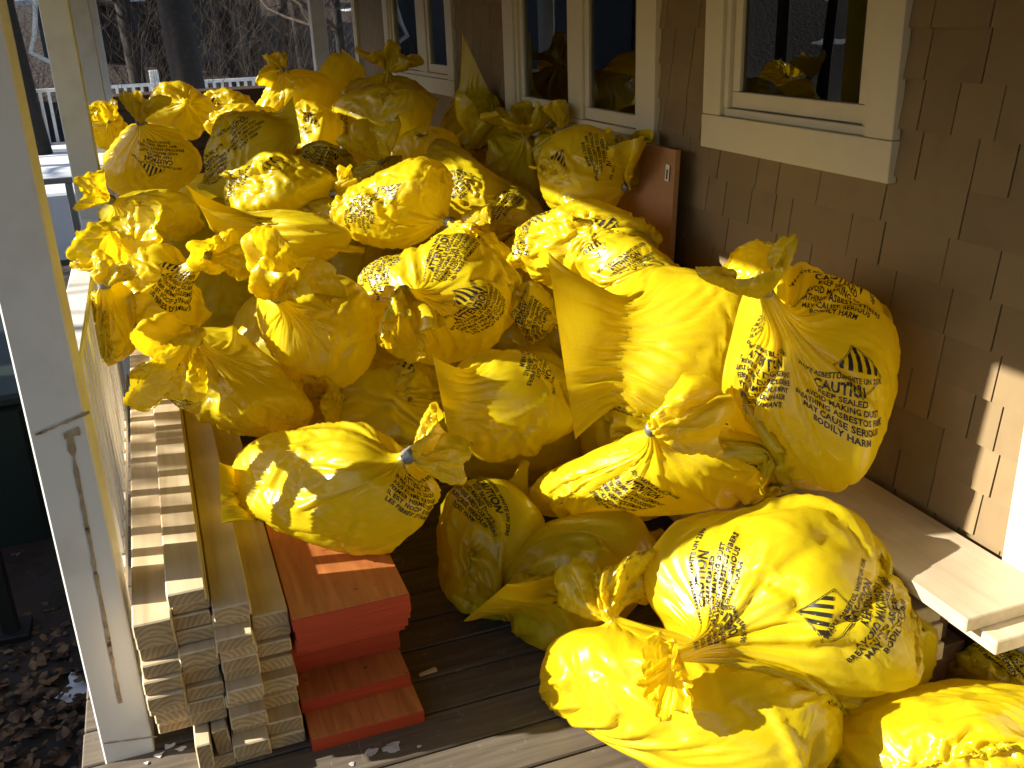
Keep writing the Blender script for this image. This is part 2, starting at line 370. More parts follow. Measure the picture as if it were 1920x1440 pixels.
box('door_panel', (XW+0.0, XW+0.05), (0.4, 1.419), (0.02, 2.15), M['cream'], house, 0.003)

# ------------------------------------------------------------------ porch roof, posts and railing
M['leg2'] = m_wood('brown_porch_ceiling', (0.22, 0.14, 0.08), (0.12, 0.07, 0.04), knots=False)
roof = empty('porch_roof', (0.5, 3.8, 2.3), 'low porch roof shading the top of the wall', 'roof')
box('ceiling_panel', (-0.84, 1.9), (-3.0, 10.6), (2.42, 2.46), M['leg2'], roof, 0)
box('fascia', (-0.875, -0.845), (-3.0, 10.6), (2.19, 2.46), M['white'], roof, 0)
box('rafter_soffit', (-0.843, -0.36), (-3.0, 10.6), (2.36, 2.38), M['leg2'], roof, 0)
def post(x0, x1, y0, y1, label, detail=False):
    o = empty('porch_post', ((x0+x1)/2, (y0+y1)/2, -0.02), label, 'post', 'white porch posts')
    box('shaft', (x0, x1), (y0, y1), (-0.02, 2.42), M['white'], o, 0.004)
    if detail:
        m, n, p, out = newmat('bare_wood_streak'); v = coords(n); g = N(n, 'TexNoise', Scale=40.0, Detail=5.0); n.links.new(v, g.inputs['Vector'])
        c = ramp(n, g.outputs[0], [(0.34, (0.08, 0.055, 0.035)), (0.42, (0.34, 0.25, 0.15)), (0.75, (0.50, 0.40, 0.27))]); n.links.new(c.outputs[0], p.inputs['Base Color']); p.inputs['Roughness'].default_value = 0.9
        r = random.Random(3); V = []; F = []; L = 40
        a, b = at(130, 815, y0), at(226, 1318, y0); cx, cy, cz = (x0+x1)/2, y0, 0.5
        for i in range(L+1):
            t = i/L; P = a+(b-a)*t; hw = 0.0042+0.0016*r.uniform(-1, 1)+(0.004 if i < 3 else 0)
            V += [(P[0]-hw-cx+r.uniform(-.001, .001), -0.0016, P[2]-cz), (P[0]+hw-cx, -0.0016, P[2]-cz)]
            if i: k = 2*i; F.append((k-2, k-1, k+1, k))
        link('bare_wood_strip', mesh('bare_wood_strip', V, F, m), o, (cx, cy, cz))
        for (pa, pb, wd) in (((66, 815), (168, 772), .004), ((195, 1393), (294, 1380), .0022), ((120, 818), (150, 806), .010)):
            A, B = at(*pa, y0), at(*pb, y0); V = []; F = []
            for i in range(13):
                t = i/12; P = A+(B-A)*t; h2 = wd*(0.5+0.7*r.random())
                V += [(P[0]-cx, -0.0024, P[2]-cz-h2+r.uniform(-.001, .001)), (P[0]-cx, -0.0024, P[2]-cz+h2)]
                if i: k = 2*i; F.append((k-2, k, k+1, k-1))
            link('crack', mesh('crack', V, F, m), o, (cx, cy, cz))
    return o
post(-0.346, -0.226, 2.23, 2.395, 'nearest white porch post with a bare wood streak down its face', True)
post(-0.350, -0.228, 4.99, 5.155, 'second white porch post, behind the nearest one at the left')
post(-0.350, -0.228, 7.77, 7.935, 'third white porch post half hidden behind the second')
post(-0.350, -0.228, 10.0, 10.165, 'last white porch post in the row at the left')
post(1.60, 1.735, 9.60, 9.74, 'white porch post standing near the far corner of the house')
bars = 0
def rail(y0, y1, label, nb0):
    o = empty('porch_railing', (-0.30, (y0+y1)/2, 0.05), label, 'railing', 'porch railings')
    box('top_rail', (-0.338, -0.262), (y0+.002, y1-.002), (0.885, 0.92), M['white'], o, 0.004)
    box('bottom_rail', (-0.325, -0.275), (y0+.002, y1-.002), (0.09, 0.13), M['white'], o, 0.003)
    bm_ = box_mesh(0.040, 0.040, 0.752, M['white'], 0.003, name='baluster'); y = nb0
    while y < y1-.03:
        if y > y0+.02: link('baluster', bm_, o, (-0.30, y, 0.508))
        y += 0.1245
rail(2.395, 4.99, 'white railing between the nearest two porch posts, beside the lumber', 2.484)
rail(5.155, 7.77, 'white railing between the second and third porch posts', 5.22)
rail(7.935, 10.0, 'white railing before the last porch post', 8.0)

# ------------------------------------------------------------------ lumber, orange boards, planks
PM = [M['pine'], M['pine_end']]
cols = [(-0.210, 12, 2.105, 'leftmost'), (-0.121, 13, 2.115, 'second'), (-0.030, 12, 2.10, 'third'), (0.060, 10, 2.15, 'rightmost')]
ordn = ['top', 'second', 'third', 'fourth', 'fifth', 'sixth', 'seventh', 'eighth', 'ninth', 'tenth', 'eleventh', 'twelfth', 'thirteenth']
def stud(x, y0, z, L, label, w=0.0885, h=0.0372, rotz=0.0, roty=0.0):
    me = box_mesh(w, L, h, PM, 0.0035, 1, 'lumber_stud')
    o = link('lumber_stud', me, None, (x+w/2, y0+L/2, z+h/2), (0, roty, rotz))
    return tag(o, label, 'lumber', 'studs in the pile by the railing')
for ci, (x, n_, yf, cname) in enumerate(cols):
    for k in range(n_):
        top = n_-1-k; z = 0.0005+(0.0395 if ci == 1 else 0.038)*k
        dy = 0.0 if top == 0 else rng.uniform(-.032, .028) + (0.012 if top == 1 else 0)
        dx = rng.uniform(-.004, .004)
        if ci == 0:
            if k < 2: dy += 0.55
            elif k < 5: dy += 0.055; dx += 0.008
            elif k < 7: dy += 0.02
            if k == 6: dy -= 0.045
        if ci == 1 and k in (1, 2): continue
        if ci == 1 and k == 3: dy += .01
        if ci == 2 and k == 6: dy += 0.02
        if ci == 3 and k == 6: dy += 0.05
        if ci == 3 and k < 1: dy -= 0.02
        L = 2.44-(0 if top < 2 else 0.05)
        stud(x+dx, yf+dy, z, L, 'pine stud, %s from the top in the %s column of the pile' % (ordn[top], cname) if top else 'topmost pine stud of the %s column beside the railing' % cname)
# two studs standing on edge in the gap of the second column
for i, (x, rz_, yy) in enumerate(((-0.119, 0.0, 2.06), (-0.074, -0.10, 2.10))):
    o = link('lumber_stud', box_mesh(0.0372, 2.3, 0.0755, PM, 0.003, 1, 'lumber_stud'), None, (x+0.0186, yy+1.15, 0.0385+0.0378), (0, rz_, 0))
    tag(o, ('pine stud on edge, left of the pair near the pile bottom', 'tilted pine stud on edge, right of the pair near the pile bottom')[i], 'lumber', 'studs in the pile by the railing')
OM = [M['or_top'], M['or_edge']]
ob = [(0, .038, 2.062, 1.0), (.0385, .0765, 2.175, 1.0), (.077, .115, 2.30, .9), (.1155, .1535, 2.285, .9), (.154, .192, 2.265, .9), (.1925, .2305, 2.215, .9), (.231, .269, 2.175, .9), (.2695, .3075, 2.15, .9), (.308, .342, 2.12, .9), (.3425, .377, 2.10, .9)]
for i, (z0, z1, yf, L) in enumerate(ob):
    dx = rng.uniform(-.004, .006)
    me = box_mesh(0.298, L, z1-z0-.0004, OM, 0.0015, None, 'orange_board')
    if not any(pp.material_index for pp in me.polygons):
        for pp in me.polygons: pp.material_index = 0 if abs(pp.normal.z) > .9 else 1
    o = link('orange_board', me, None, (0.303+dx, yf+L/2, (z0+z1)/2))
    j = len(ob)-1-i
    tag(o, ('topmost orange board of the stack beside the pine lumber' if j == 0 else 'bottom orange board of the stack, lying on the deck' if j == 9 else 'orange edged board, %s from the top of the stack' % ordn[j]), 'board', 'orange boards in the stack')
PP = [M['plank_pine'], M['plank_pine']]
def pl(name, x, y, z, label, cat='plank', grp=None):
    return tag(box(name, x, y, z, PP, None, 0.003, 1), label, cat, grp)
pl('pine_plank', (1.598, 1.872), (1.425, 3.70), (0.3725, 0.410), 'wide pale pine plank on top, running along the wall')
pl('pine_plank', (1.640, 1.885), (1.372, 3.55), (0.334, 0.3720), 'pale pine plank just under the wide top plank')
for i in range(3):
    pl('pine_plank', (1.42, 1.688), (1.56+.012*i, 3.3), (0.1815+.0508*i, 0.2318+.0508*i), ['lowest', 'middle', 'upper'][i]+' thick pine plank of the supports beside the front bag')
tr = empty('trestle', (1.5, 1.8, 0), 'low wooden trestle under the pine planks at right', 'trestle')
M['leg'] = m_wood('brown_trestle_wood', (0.16, 0.09, 0.05), (0.08, 0.045, 0.025), knots=False)
for yy in (1.60, 3.0):
    box('crossbar', (1.40, 1.80), (yy, yy+.06), (0.1305, 0.181), M['leg'], tr, 0.003)
    for xx in (1.44, 1.705): box('leg', (xx, xx+.055), (yy+.004, yy+.056), (0.0, 0.130), M['leg'], tr, 0.003)
for yy in (1.63, 3.1): box('riser', (1.705, 1.765), (yy, yy+.05), (0.1815, 0.3335), M['leg'], tr, 0.003)
pn = empty('leaning_panel', (1.83, 3.5, 0), 'brown particle board panel leaning against the shingled wall', 'panel')
b_ = link('sheet', box_mesh(0.022, 0.62, 1.262, M['board'], 0.001, name='sheet'), pn, (1.800, 3.512, 0.632), (0, R(2.4), 0))
lab = link('sticker', box_mesh(0.0008, 0.028, 0.062, M['white'], 0, name='sticker'), pn, (1.806, 3.245, 1.175), (R(4), R(2.4), 0))
link('sticker_mark', box_mesh(0.0008, 0.010, 0.036, M['ink'], 0, name='sticker_mark'), lab, (1.8052, 3.245, 1.170), (0, 0, 0))
# ------------------------------------------------------------------ beyond the porch
def tube(V, F, pts, rad, n=6):
    b0 = len(V)
    for i, p in enumerate(pts):
        d = (pts[min(i+1, len(pts)-1)]-pts[max(i-1, 0)]).normalized(); a = d.cross(Vector((.31, .77, .55))).normalized(); c = d.cross(a)
        for k in range(n):
            an = 2*math.pi*k/n; V.append(p+(a*math.cos(an)+c*math.sin(an))*rad[i])
    for i in range(len(pts)-1):
        for k in range(n): F.append((b0+i*n+k, b0+i*n+(k+1) % n, b0+(i+1)*n+(k+1) % n, b0+(i+1)*n+k))
def branch(V, F, p, d, L, r, depth, rr, n=5):
    pts = [p.copy()]; rad = [r]; seg = 5; q = p.copy(); dd = d.copy()
    for i in range(seg):
        dd = (dd+Vector((rr.uniform(-.22, .22), rr.uniform(-.22, .22), rr.uniform(-.08, .16)))).normalized(); q = q+dd*L/seg; pts.append(q.copy()); rad.append(r*(1-0.75*(i+1)/seg))
    tube(V, F, pts, rad, n)
    if depth:
        for i in range(rr.randint(4, 7)):
            t = rr.randint(1, seg); side = Vector((rr.uniform(-1, 1), rr.uniform(-1, 1), rr.uniform(-.1, .9))).normalized()
            branch(V, F, pts[t], (dd*.5+side).normalized(), L*rr.uniform(.35, .62), max(rad[t]*.55, .003), depth-1, rr, 4)
def tree(x, y, h, r, label, seed, group='bare trees beyond the porch', lean=0.0, n0=9):
    rr = random.Random(seed); z = terr(x, y)-.1; o = empty('bare_tree', (x, y, z), label, 'tree', group)
    V = []; F = []; pts = []; rad = []; q = Vector((0, 0, 0))
    for i in range(9):
        pts.append(q.copy()); rad.append(r*(1-.6*i/8)*(1.25 if i == 0 else 1)); q = q+Vector((rr.uniform(-.05, .05)*h/8+lean*h/8, rr.uniform(-.05, .05)*h/8, h/8))
    tube(V, F, pts, rad, 10); link('trunk', mesh('trunk', V, F, M['bark'], smooth=True), o, (x, y, z))
    V = []; F = []
    for i in range(n0):
        t = rr.randint(2, 8); a = rr.uniform(0, 6.28); branch(V, F, pts[t], Vector((math.cos(a), math.sin(a), rr.uniform(.1, .8))).normalized(), h*rr.uniform(.2, .4), rad[t]*.5, 2, rr)
    link('branches', mesh('branches', V, F, M['bark'] if r > .12 else M['twig'], smooth=True), o, (x, y, z))
def shrub(x, y, h, ns, label, seed):
    rr = random.Random(seed); z = terr(x, y)-.05; o = empty('bare_shrub', (x, y, z), label, 'shrub', 'leafless shrubs beyond the porch'); V = []; F = []
    for i in range(ns):
        a = rr.uniform(0, 6.28); branch(V, F, Vector((rr.uniform(-.5, .5), rr.uniform(-.5, .5), 0)), Vector((math.cos(a)*.45, math.sin(a)*.45, 1)).normalized(), h*rr.uniform(.6, 1), .008+.003*h/3, 2, rr, 4)
    link('stems', mesh('stems', V, F, M['twig'], smooth=True), o, (x, y, z))
def gpt(x, Y): P = at(x, 80, Y); return P[0]
T_ = [(345, 15.0, 13, .25, 'thickest dark tree trunk behind the far railing'), (250, 19, 12, .16, 'slim tree left of the thick dark trunk'), (300, 24, 13, .18, 'tree standing further behind the thick trunk'), (440, 22, 13, .14, 'bare tree just right of the thick dark trunk'), (533, 21, 12, .12, 'bare tree nearest left of the far white post'), (565, 26, 13, .14, 'bare tree behind the far white post'), (632, 18, 10, .09, 'young bare tree between the far post and the house corner'), (480, 30, 14, .15, 'bare tree far back on the slope'), (395, 34, 15, .2, 'tall tree high on the slope behind'), (40, 17, 12, .16, 'bare tree seen between the two nearest posts'), (215, 30, 14, .2, 'tree far behind the last post of the row'), (600, 36, 14, .2, 'far tree above the house corner')]
for i, (x, Y, h, r, lb) in enumerate(T_): tree(gpt(x, Y), Y, h, r, lb, 40+i, n0=12)
S_ = [(260, 17, 3.2, 9), (300, 19, 3.0, 9), (400, 18, 3.2, 9), (450, 19, 3.6, 11), (500, 18, 3.4, 11), (555, 20, 3.8, 11), (620, 19, 4, 12), (650, 22, 4, 10), (350, 26, 4, 10), (470, 27, 4.5, 10), (580, 29, 4.5, 10), (60, 22, 3.5, 9), (420, 23, 4, 10), (520, 24, 4.2, 11), (240, 25, 4, 9)]
sn = ['left', 'second', 'third', 'fourth', 'fifth', 'sixth', 'seventh', 'eighth', 'ninth', 'tenth', 'eleventh', 'twelfth', 'thirteenth', 'fourteenth', 'fifteenth']
for i, (x, Y, h, ns) in enumerate(S_): shrub(gpt(x, Y), Y, h, ns, 'tangled leafless shrub in the brush beyond the far railing', 90+i)
# far white railing over a snowy deck, grey neighbour house with a snowy roof
tag(box('snowy_terrace', (-6, 4.5), (12.6, 18.4), (GZ-.2, -0.02), M['snow'], None, 0.03), kind='structure')
fr = empty('far_railing', (0.6, 17.2, 0), 'long white railing across the back beyond the porch', 'railing')
box('top_rail', (-2.6, 4.3), (17.16, 17.25), (0.885, 0.935), M['white'], fr, .004); box('bottom_rail', (-2.6, 4.3), (17.18, 17.23), (0.08, 0.12), M['white'], fr, .003)
bm_ = box_mesh(.045, .045, .765, M['white'], .003, name='baluster')
for k in range(56): link('baluster', bm_, fr, (-2.55+.1245*k, 17.205, .5025))
for xx in (-2.6, 0.28, 4.2): box('rail_post', (xx-.07, xx+.07), (17.28, 17.42), (-0.02, 1.12), M['white'], fr, .01)
sr_ = empty('stair_railing', (-0.8, 9.7, 0), 'short grey railing seen left of the second porch post', 'railing')
box('rail_bar', (-1.6, -0.42), (9.70, 9.75), (.47, .52), M['siding'], sr_, .003); box('rail_post', (-.75, -.69), (9.69, 9.76), (GZ, .469), M['siding'], sr_, .003); box('rail_post', (-1.55, -1.49), (9.69, 9.76), (GZ, .469), M['siding'], sr_, .003)
nh = empty('neighbour_shed', (1.5, 31, 0), 'grey neighbouring shed with a snow covered roof among the trees', 'shed')
zb = terr(1.5, 31)-.6
box('wall', (-2.2, 3.6), (30, 35), (zb, 2.6), M['siding'], nh, 0)
def slab(name, pts, th, mat, par):
    V = [Vector(p) for p in pts]+[Vector(p)-Vector((0, 0, th)) for p in pts]; c_ = sum(V, Vector())/8
    link(name, mesh(name, [v-c_ for v in V], [(0, 1, 2, 3), (7, 6, 5, 4), (0, 4, 5, 1), (1, 5, 6, 2), (2, 6, 7, 3), (3, 7, 4, 0)], mat), par, c_)
slab('roof', [(-2.6, 29.6, 2.55), (4.2, 29.6, 2.55), (4.2, 32.5, 4.3), (-2.6, 32.5, 4.3)], .12, M['snow'], nh); slab('roof', [(-2.6, 32.5, 4.3), (4.2, 32.5, 4.3), (4.2, 35.4, 2.55), (-2.6, 35.4, 2.55)], .12, M['snow'], nh)
for k in range(3): box('window', (-1.4+1.7*k, -.7+1.7*k), (29.97, 29.99), (1.2, 2.1), M['dark'], nh, 0)
gh = empty('neighbour_house', (-8, 24, 0), 'dark grey house wall with a pale downpipe at the far left', 'house')
box('wall', (-9.0, -2.4), (22, 27), (GZ-.3, 4.5), M['siding'], gh, 0)
V = []; F = []; dp = [at(66, -60, 21.8), at(66, 40, 21.8), at(64, 70, 21.8), at(57, 98, 21.8), at(90, 115, 21.8), at(130, 130, 21.8)]
tube(V, F, [Vector(p-dp[0]) for p in dp], [.05]*6, 8); link('downpipe', mesh('downpipe', V, F, M['white'], smooth=True), gh, Vector(dp[0]))
# dark boards stacked at the back of the porch
for k in range(11):
    z1 = 1.255-.115*k
    tag(box('dark_board', (-0.20+.02*(k % 2), 1.56-.03*(k % 3)), (8.6+.015*(k % 2), 9.0), (max(z1-.113, .0005), z1), M['dark_board'], None, .004), ('topmost' if k == 0 else ordn[k]+' from the top')+' dark brown board of the stack at the back', 'board', 'dark boards stacked at the back')
# yard at the left: bin, iron post, leaves, snow
bn = empty('storage_chest', (-1.27, 6.2, GZ), 'dark green storage chest standing in the yard left of the porch', 'chest')
box('chest_body', (-1.75, -0.80), (5.2, 7.2), (GZ-.03, -0.02), M['green_bin'], bn, .03); box('lid', (-1.79, -0.76), (5.16, 7.24), (-.0195, .05), M['green_bin'], bn, .02)
for yy in (5.6, 6.7): box('handle', (-.80, -.775), (yy, yy+.14), (-.35, -.31), M['black'], bn, .008)
ip = empty('iron_post', (-.92, 4.3, GZ), 'black iron post in the leaves left of the porch', 'post'); box('shaft', (-.95, -.885), (4.27, 4.335), (GZ, 0.1), M['black'], ip, .004); box('foot', (-1.0, -.835), (4.22, 4.385), (GZ-.04, GZ+.035), M['black'], ip, .004)
rl_ = random.Random(5); V = []; F = []
for i in range(7500):
    x = rl_.uniform(-2.3, -.42); y = rl_.uniform(1.6, 6.2)
    if math.sin(x*2.3+1.0)*math.cos(y*1.9)+0.5*math.sin(x*5+y*3.1) > 0.55: continue
    z = terr(x, y)+rl_.uniform(.005, .045); s_ = rl_.uniform(.010, .024); a = rl_.uniform(0, 6.28); e1 = Vector((math.cos(a), math.sin(a), rl_.uniform(-.5, .5)))*s_*1.4; e2 = Vector((-math.sin(a), math.cos(a), rl_.uniform(-.6, .6)))*s_; c_ = Vector((x+1.3, y-4, z-GZ)); up = Vector((0, 0, s_*rl_.uniform(.1, .5)))
    b0 = len(V); V += [c_-e1, c_-e1*.3+e2+up, c_+e1*.4+e2*.8, c_+e1*1.1+up, c_+e1*.4-e2*.8+up, c_-e1*.3-e2]; F += [(b0, b0+1, b0+2, b0+3), (b0, b0+3, b0+4, b0+5)]
tag(link('leaf_litter', mesh('leaf_litter', V, F, M['leaf']), None, (-1.3, 4, GZ)), 'brown dead leaves lying on the ground left of the porch', 'leaves', kind='stuff')
# crumbs of paint and wood on the deck
for i, (x, y, rx, ry, lb) in enumerate([(298, 1417, .014, .010, 'white paint chip at the foot of the nearest post'), (318, 1400, .016, .011, 'white paint chip nearest to the lumber end'), (340, 1405, .012, .008, 'pale paint chip between the post and the lumber'), (275, 1432, .006, .006, 'tiny white paint crumb beside the post foot')]):
    d = _f*FPX+_r*(x-960)-_u*(y-720); P = EYE+d*(-H/d[2]); o = patch('paint_chip', P[0], P[1], rx, ry, .002, M['white'], None, 20+i, 9, .6); tag(o, lb, 'paint chip', 'paint chips on the deck')
d = _f*FPX+_r*(802-960)-_u*(1262-720); P = EYE+d*(-H/d[2])
tag(link('wood_scrap', box_mesh(.055, .016, .006, M['pine'], .002, name='wood_scrap', jit=.003), None, (P[0], P[1], .0045), (0, 0, .18)), 'small torn wood scrap on the deck beside the orange boards', 'wood scrap')

tag(box('shade_wall', (-2.85, -2.6), (0.2, 9.0), (GZ-.1, 0.35), M['siding'], None, .02), 'low unseen wall added at the left to shade the yard', 'wall')  # out-of-view wall, added to keep the sun off the leafy ground
for i, (x, y) in enumerate([(-8, 17), (-11, 19.5), (-6.4, 19.8), (-13, 15)]): tree(x, y, 11, .14, ['bare tree in the side yard before the grey house', 'bare tree at the corner of the grey house', 'slender bare tree close to the grey house wall', 'bare tree at the far side of the yard'][i], 200+i, n0=10)
tree(-6.0, 6.2, 11, .50, 'big unseen tree left of the porch, put there to shade the back bags', 77, n0=8)  # out-of-view tree, placed and sized to shade the bags at the back left

for i, (x, y, rx, ry) in enumerate([(-1.05, 3.2, .16, .42), (-.95, 4.75, .2, .3), (-1.2, 2.5, .2, .35), (-1.6, 5.0, .4, .5), (-.62, 3.75, .06, .10)]):
    tag(patch('snow_patch', x, y, rx, ry, terr(x, y)+.022, M['snow'], None, 60+i, 26, .5), kind='stuff')
shrub(-0.66, 8.3, 1.15, 6, 'little dry shrub in the snow left of the second post', 131)
# ------------------------------------------------------------------ bags: film draped and tied round a filling
# Each bag is a tube of film with a flat welded seam at one end, gathered by tape at the other.  A small
# position based cloth solver lets the spare film buckle into its own folds round the filling.
BAGS = []
def bag(label, c, ab, dep, ang=0.0, neck=None, ruf=None, seam=None, ex=0.075, prints=(), hi=0, rs=1.0, pw=2.5, world=None, group='yellow asbestos waste bags in the heap', droop=1.0, loose=1.0, tilt=0.42, tape=True):
    b = dict(label=label, ex=ex*1.6, prints=prints, hi=hi, rs=rs, pw=pw, group=group, seed=len(BAGS)*7+3, droop=droop, loose=loose, tape=tape)
    if c is not None and c[2] > 2.9:           # the heap behind the front row sits a little deeper
        k = 1.08 if c[0] < 1000 else 1.02; sc = lambda q: None if q is None else (q[0], q[1], q[2]*k)
        c, neck, ruf, seam, dep = sc(c), sc(neck), sc(ruf), (tuple(sc(q) for q in seam) if seam else None), dep*k
    if world is not None:
        b['c'] = np.array(world[:3], float); ax = np.array([_r, _u, _f])
        b['ax'] = ax; b['s'] = np.array(world[3:], float)
    else:
        P = at(*c); w = (P-EYE)@_f; mpp = w/FPX; a = R(ang)
        # the broad side of a sack lies between facing the viewer and facing up to the light
        wv = -_f*(1-tilt)+SUN*tilt; wv /= np.linalg.norm(wv); e_a = math.cos(a)*_r+math.sin(a)*_u; e_a = e_a-wv*(e_a@wv); e_a /= np.linalg.norm(e_a); e_b = np.cross(wv, e_a)
        def stretch(px, e, d):                      # semi axis that shows px pixels once it is turned away
            ct = abs(e@_r)**2+abs(e@_u)**2; return math.sqrt(max((px*mpp)**2-d*d*(1-ct), (px*mpp*.6)**2)/max(ct, .35))
        b['c'] = P; b['ax'] = np.array([e_a, e_b, -wv])
        b['s'] = np.array([stretch(ab[0], e_a, dep), stretch(ab[1], e_b, dep), dep])*1.09
    b['neck'] = at(*neck) if neck is not None else None
    b['ruf'] = at(*ruf[:3]) if ruf is not None else None
    b['seam'] = [at(*q) for q in seam] if seam else None
    b['i'] = len(BAGS); BAGS.append(b); return b
L_ = 'yellow waste bag '
bag('big yellow bag in front with CAUTION print on its side, leaning on the pine planks', (1450, 1150, 1.80), (222, 215), .27, 12, (1268, 1232, 1.63), (1242, 1262, 1.58), hi=2, ex=.05, rs=.9, loose=1.3, tape=False,
    prints=[('EN', 1345, 1090, 78), ('EN', 1655, 1140, 80), ('DI', 1560, 1150, 80), ('FR', 1335, 1200, -58), ('FR', 1565, 1330, 68)])
bag('squashed yellow bag on the deck under the big front bag, its crumpled top at left', (1300, 1318, 1.75), (288, 138), .27, -8, (1168, 1182, 1.90), (1150, 1088, 2.02), hi=2, rs=1.6, ex=.07, droop=0, tape=False)
bag('yellow bag cut off by the bottom right corner of the picture', (1815, 1402, 1.37), (220, 130), .24, -5, (2040, 1330, 1.55), hi=2, loose=.7)
bag('small yellow bag at the right edge under the pine planks', (1925, 1265, 1.50), (60, 90), .12, 0, prints=[('FR', 1885, 1240, -55)])
bag('yellow bag lying on the orange boards, its taped top pointing right', (628, 905, 2.46), (208, 118), .20, -10, (745, 862, 2.27), (842, 812, 2.25), hi=2, seam=((409, 866, 2.56), (413, 984, 2.46)), ex=.09, rs=1.05, prints=[('FR', 790, 940, -20)])
bag('shaded amber bag standing on the deck right of the orange boards', (925, 1012, 2.52), (112, 150), .19, 0, (985, 868, 2.72), hi=1, prints=[('EN', 890, 930, -52), ('DI', 885, 880, -15)])
bag('shaded greenish bag on the deck with a pointed flap at its lower left', (1088, 1074, 2.32), (182, 132), .23, 18, (1240, 1000, 2.45), hi=1, seam=((866, 1166, 2.22), (950, 1095, 2.06)))
bag('flattened bag with silver tape tie in the middle, radiating folds and a flared top', (1245, 890, 2.34), (258, 92), .24, 2, (1222, 803, 2.14), (1335, 775, 2.12), hi=2, rs=1.5, ex=.10, tilt=.55, prints=[('FR', 1165, 930, -33), ('EN', 1455, 872, -12)])
bag('plain bright bag with a long straight seam edge and a sharp upper corner', (1238, 648, 2.74), (135, 168), .17, 0, (1385, 600, 2.95), hi=2, seam=((1025, 468, 2.84), (1077, 826, 2.60)), ex=.04)
bag('square shouldered plain bag left of the long seamed bag, above the amber one', (940, 748, 2.82), (116, 112), .18, 0, (1060, 770, 3.05), hi=1, seam=((810, 664, 2.74), (846, 850, 2.68)), ex=.05, prints=[('EN', 1020, 665, -83)])
bag('largest printed bag standing on the planks against the shingled wall', (1520, 690, 2.11), (170, 208), .23, 8, (1432, 540, 2.0), (1408, 474, 2.03), hi=2, rs=1.65, ex=.055, tilt=.44,
    prints=[('EN', 1572, 545, -6), ('FR', 1430, 585, 12), ('EN', 1580, 770, -22), ('FR', 1420, 715, -24), ('DI', 1612, 695, -12)])
bag('bag with French ATTENTION print behind the long seamed bag, near the panel', (1178, 505, 3.02), (112, 62), .18, -22, hi=1, tilt=.55, prints=[('FR', 1190, 500, 28), ('DI', 1115, 468, 30)])
bag('bag with CAUTION print on its upper left, below the upright shaded bag', (1085, 455, 3.28), (132, 82), .2, -8, hi=1, tilt=.55, prints=[('EN', 1002, 395, 8), ('FR', 985, 450, 60), ('DI', 1135, 428, -30)])
bag('upright olive bag beside the leaning panel, its top flared open', (1095, 330, 3.58), (86, 92), .17, 0, (1178, 350, 3.42), (1188, 262, 3.40), hi=1, rs=1.6, droop=.2, prints=[('EN', 1122, 285, -80), ('DI', 1047, 300, -35)])
bag('round bag at the centre of the heap with its gathered top facing the viewer', (825, 562, 3.08), (144, 114), .21, 0, (755, 545, 2.80), (766, 622, 2.70), hi=2, rs=1.45, ex=.09, prints=[('FR', 910, 590, 42), ('EN', 705, 500, 62), ('FR', 848, 478, 62), ('DI', 885, 560, 30)])
bag('smooth round bag left of centre with dull tape and a wide open top', (595, 608, 3.02), (116, 114), .2, 0, (516, 556, 2.82), (556, 492, 2.76), hi=2, rs=1.6, ex=.06, droop=.3)
bag('bag resting on the pine lumber with CAUTION print at its left end', (430, 715, 2.92), (165, 86), .2, -20, (366, 632, 2.72), (305, 690, 2.60), hi=2, rs=1.6, ex=.08, prints=[('EN', 292, 742, -8)])
bag('bag with a class 9 diamond behind the railing, above the lumber end', (300, 548, 3.32), (68, 92), .17, 0, (385, 478, 3.20), (425, 470, 3.08), hi=1, rs=1.3, prints=[('DI', 322, 510, -18), ('FR', 330, 545, -18)])
bag('bag whose wide flared top hangs over the railing cap', (275, 520, 3.85), (70, 60), .16, 0, (248, 478, 3.66), (212, 432, 3.62), hi=1, rs=2.0, droop=.2)
bag('narrow small bag squeezed against the railing balusters', (207, 605, 3.18), (34, 70), .09, 0, (195, 530, 3.12), (212, 486, 3.12), hi=1, rs=.8)
bag('long low bag with a pointed upright corner, lit from the left', (530, 440, 3.78), (145, 48), .18, -7, (680, 470, 3.9), hi=1, seam=((348, 346, 3.70), (415, 455, 3.58)), ex=.05)
bag('bag with an upside down looking diamond print and top pointing right', (745, 380, 3.72), (122, 76), .19, 12, (842, 416, 3.50), (902, 430, 3.42), hi=2, rs=1.2, ex=.08, prints=[('EN', 678, 395, 72), ('DI', 722, 362, -50)])
bag('ridge shaped bag behind the diamond printed bag, sloping down to the right', (872, 352, 3.98), (108, 60), .17, -42, hi=1, ex=.07, prints=[('EN', 868, 345, 30)])
bag('plump bag with fanned folds at its right end and a striped diamond on top', (515, 362, 4.12), (108, 63), .18, 5, (624, 362, 3.98), (664, 334, 3.94), hi=1, ex=.08, prints=[('DI', 518, 308, 10), ('EN', 440, 352, 60)])
bag('bag with a shiny balloon like top standing up in the middle of the heap', (722, 338, 4.38), (68, 40), .16, 0, (715, 306, 4.26), (697, 236, 4.28), hi=1, rs=1.5, droop=.1)
bag('tilted green tinted bag with a sharp top corner and CAUTION print', (462, 288, 4.62), (92, 88), .14, 38, (372, 352, 4.7), hi=1, seam=((550, 178, 4.62), (566, 268, 4.44)), ex=.04, prints=[('EN', 452, 245, 42), ('FR', 395, 322, 60)])
bag('shaded bag behind the second post with its print upside down', (285, 298, 4.92), (88, 70), .18, 0, (263, 228, 4.80), (264, 182, 4.80), hi=1, rs=1.1, droop=.1, prints=[('EN', 300, 285, 172), ('DI', 288, 312, 160)])
bag('low olive bag whose thin twisted top pokes out past the railing', (288, 402, 4.18), (92, 46), .17, 0, (205, 374, 4.08), (163, 350, 4.05), hi=1, rs=.9, droop=.1)
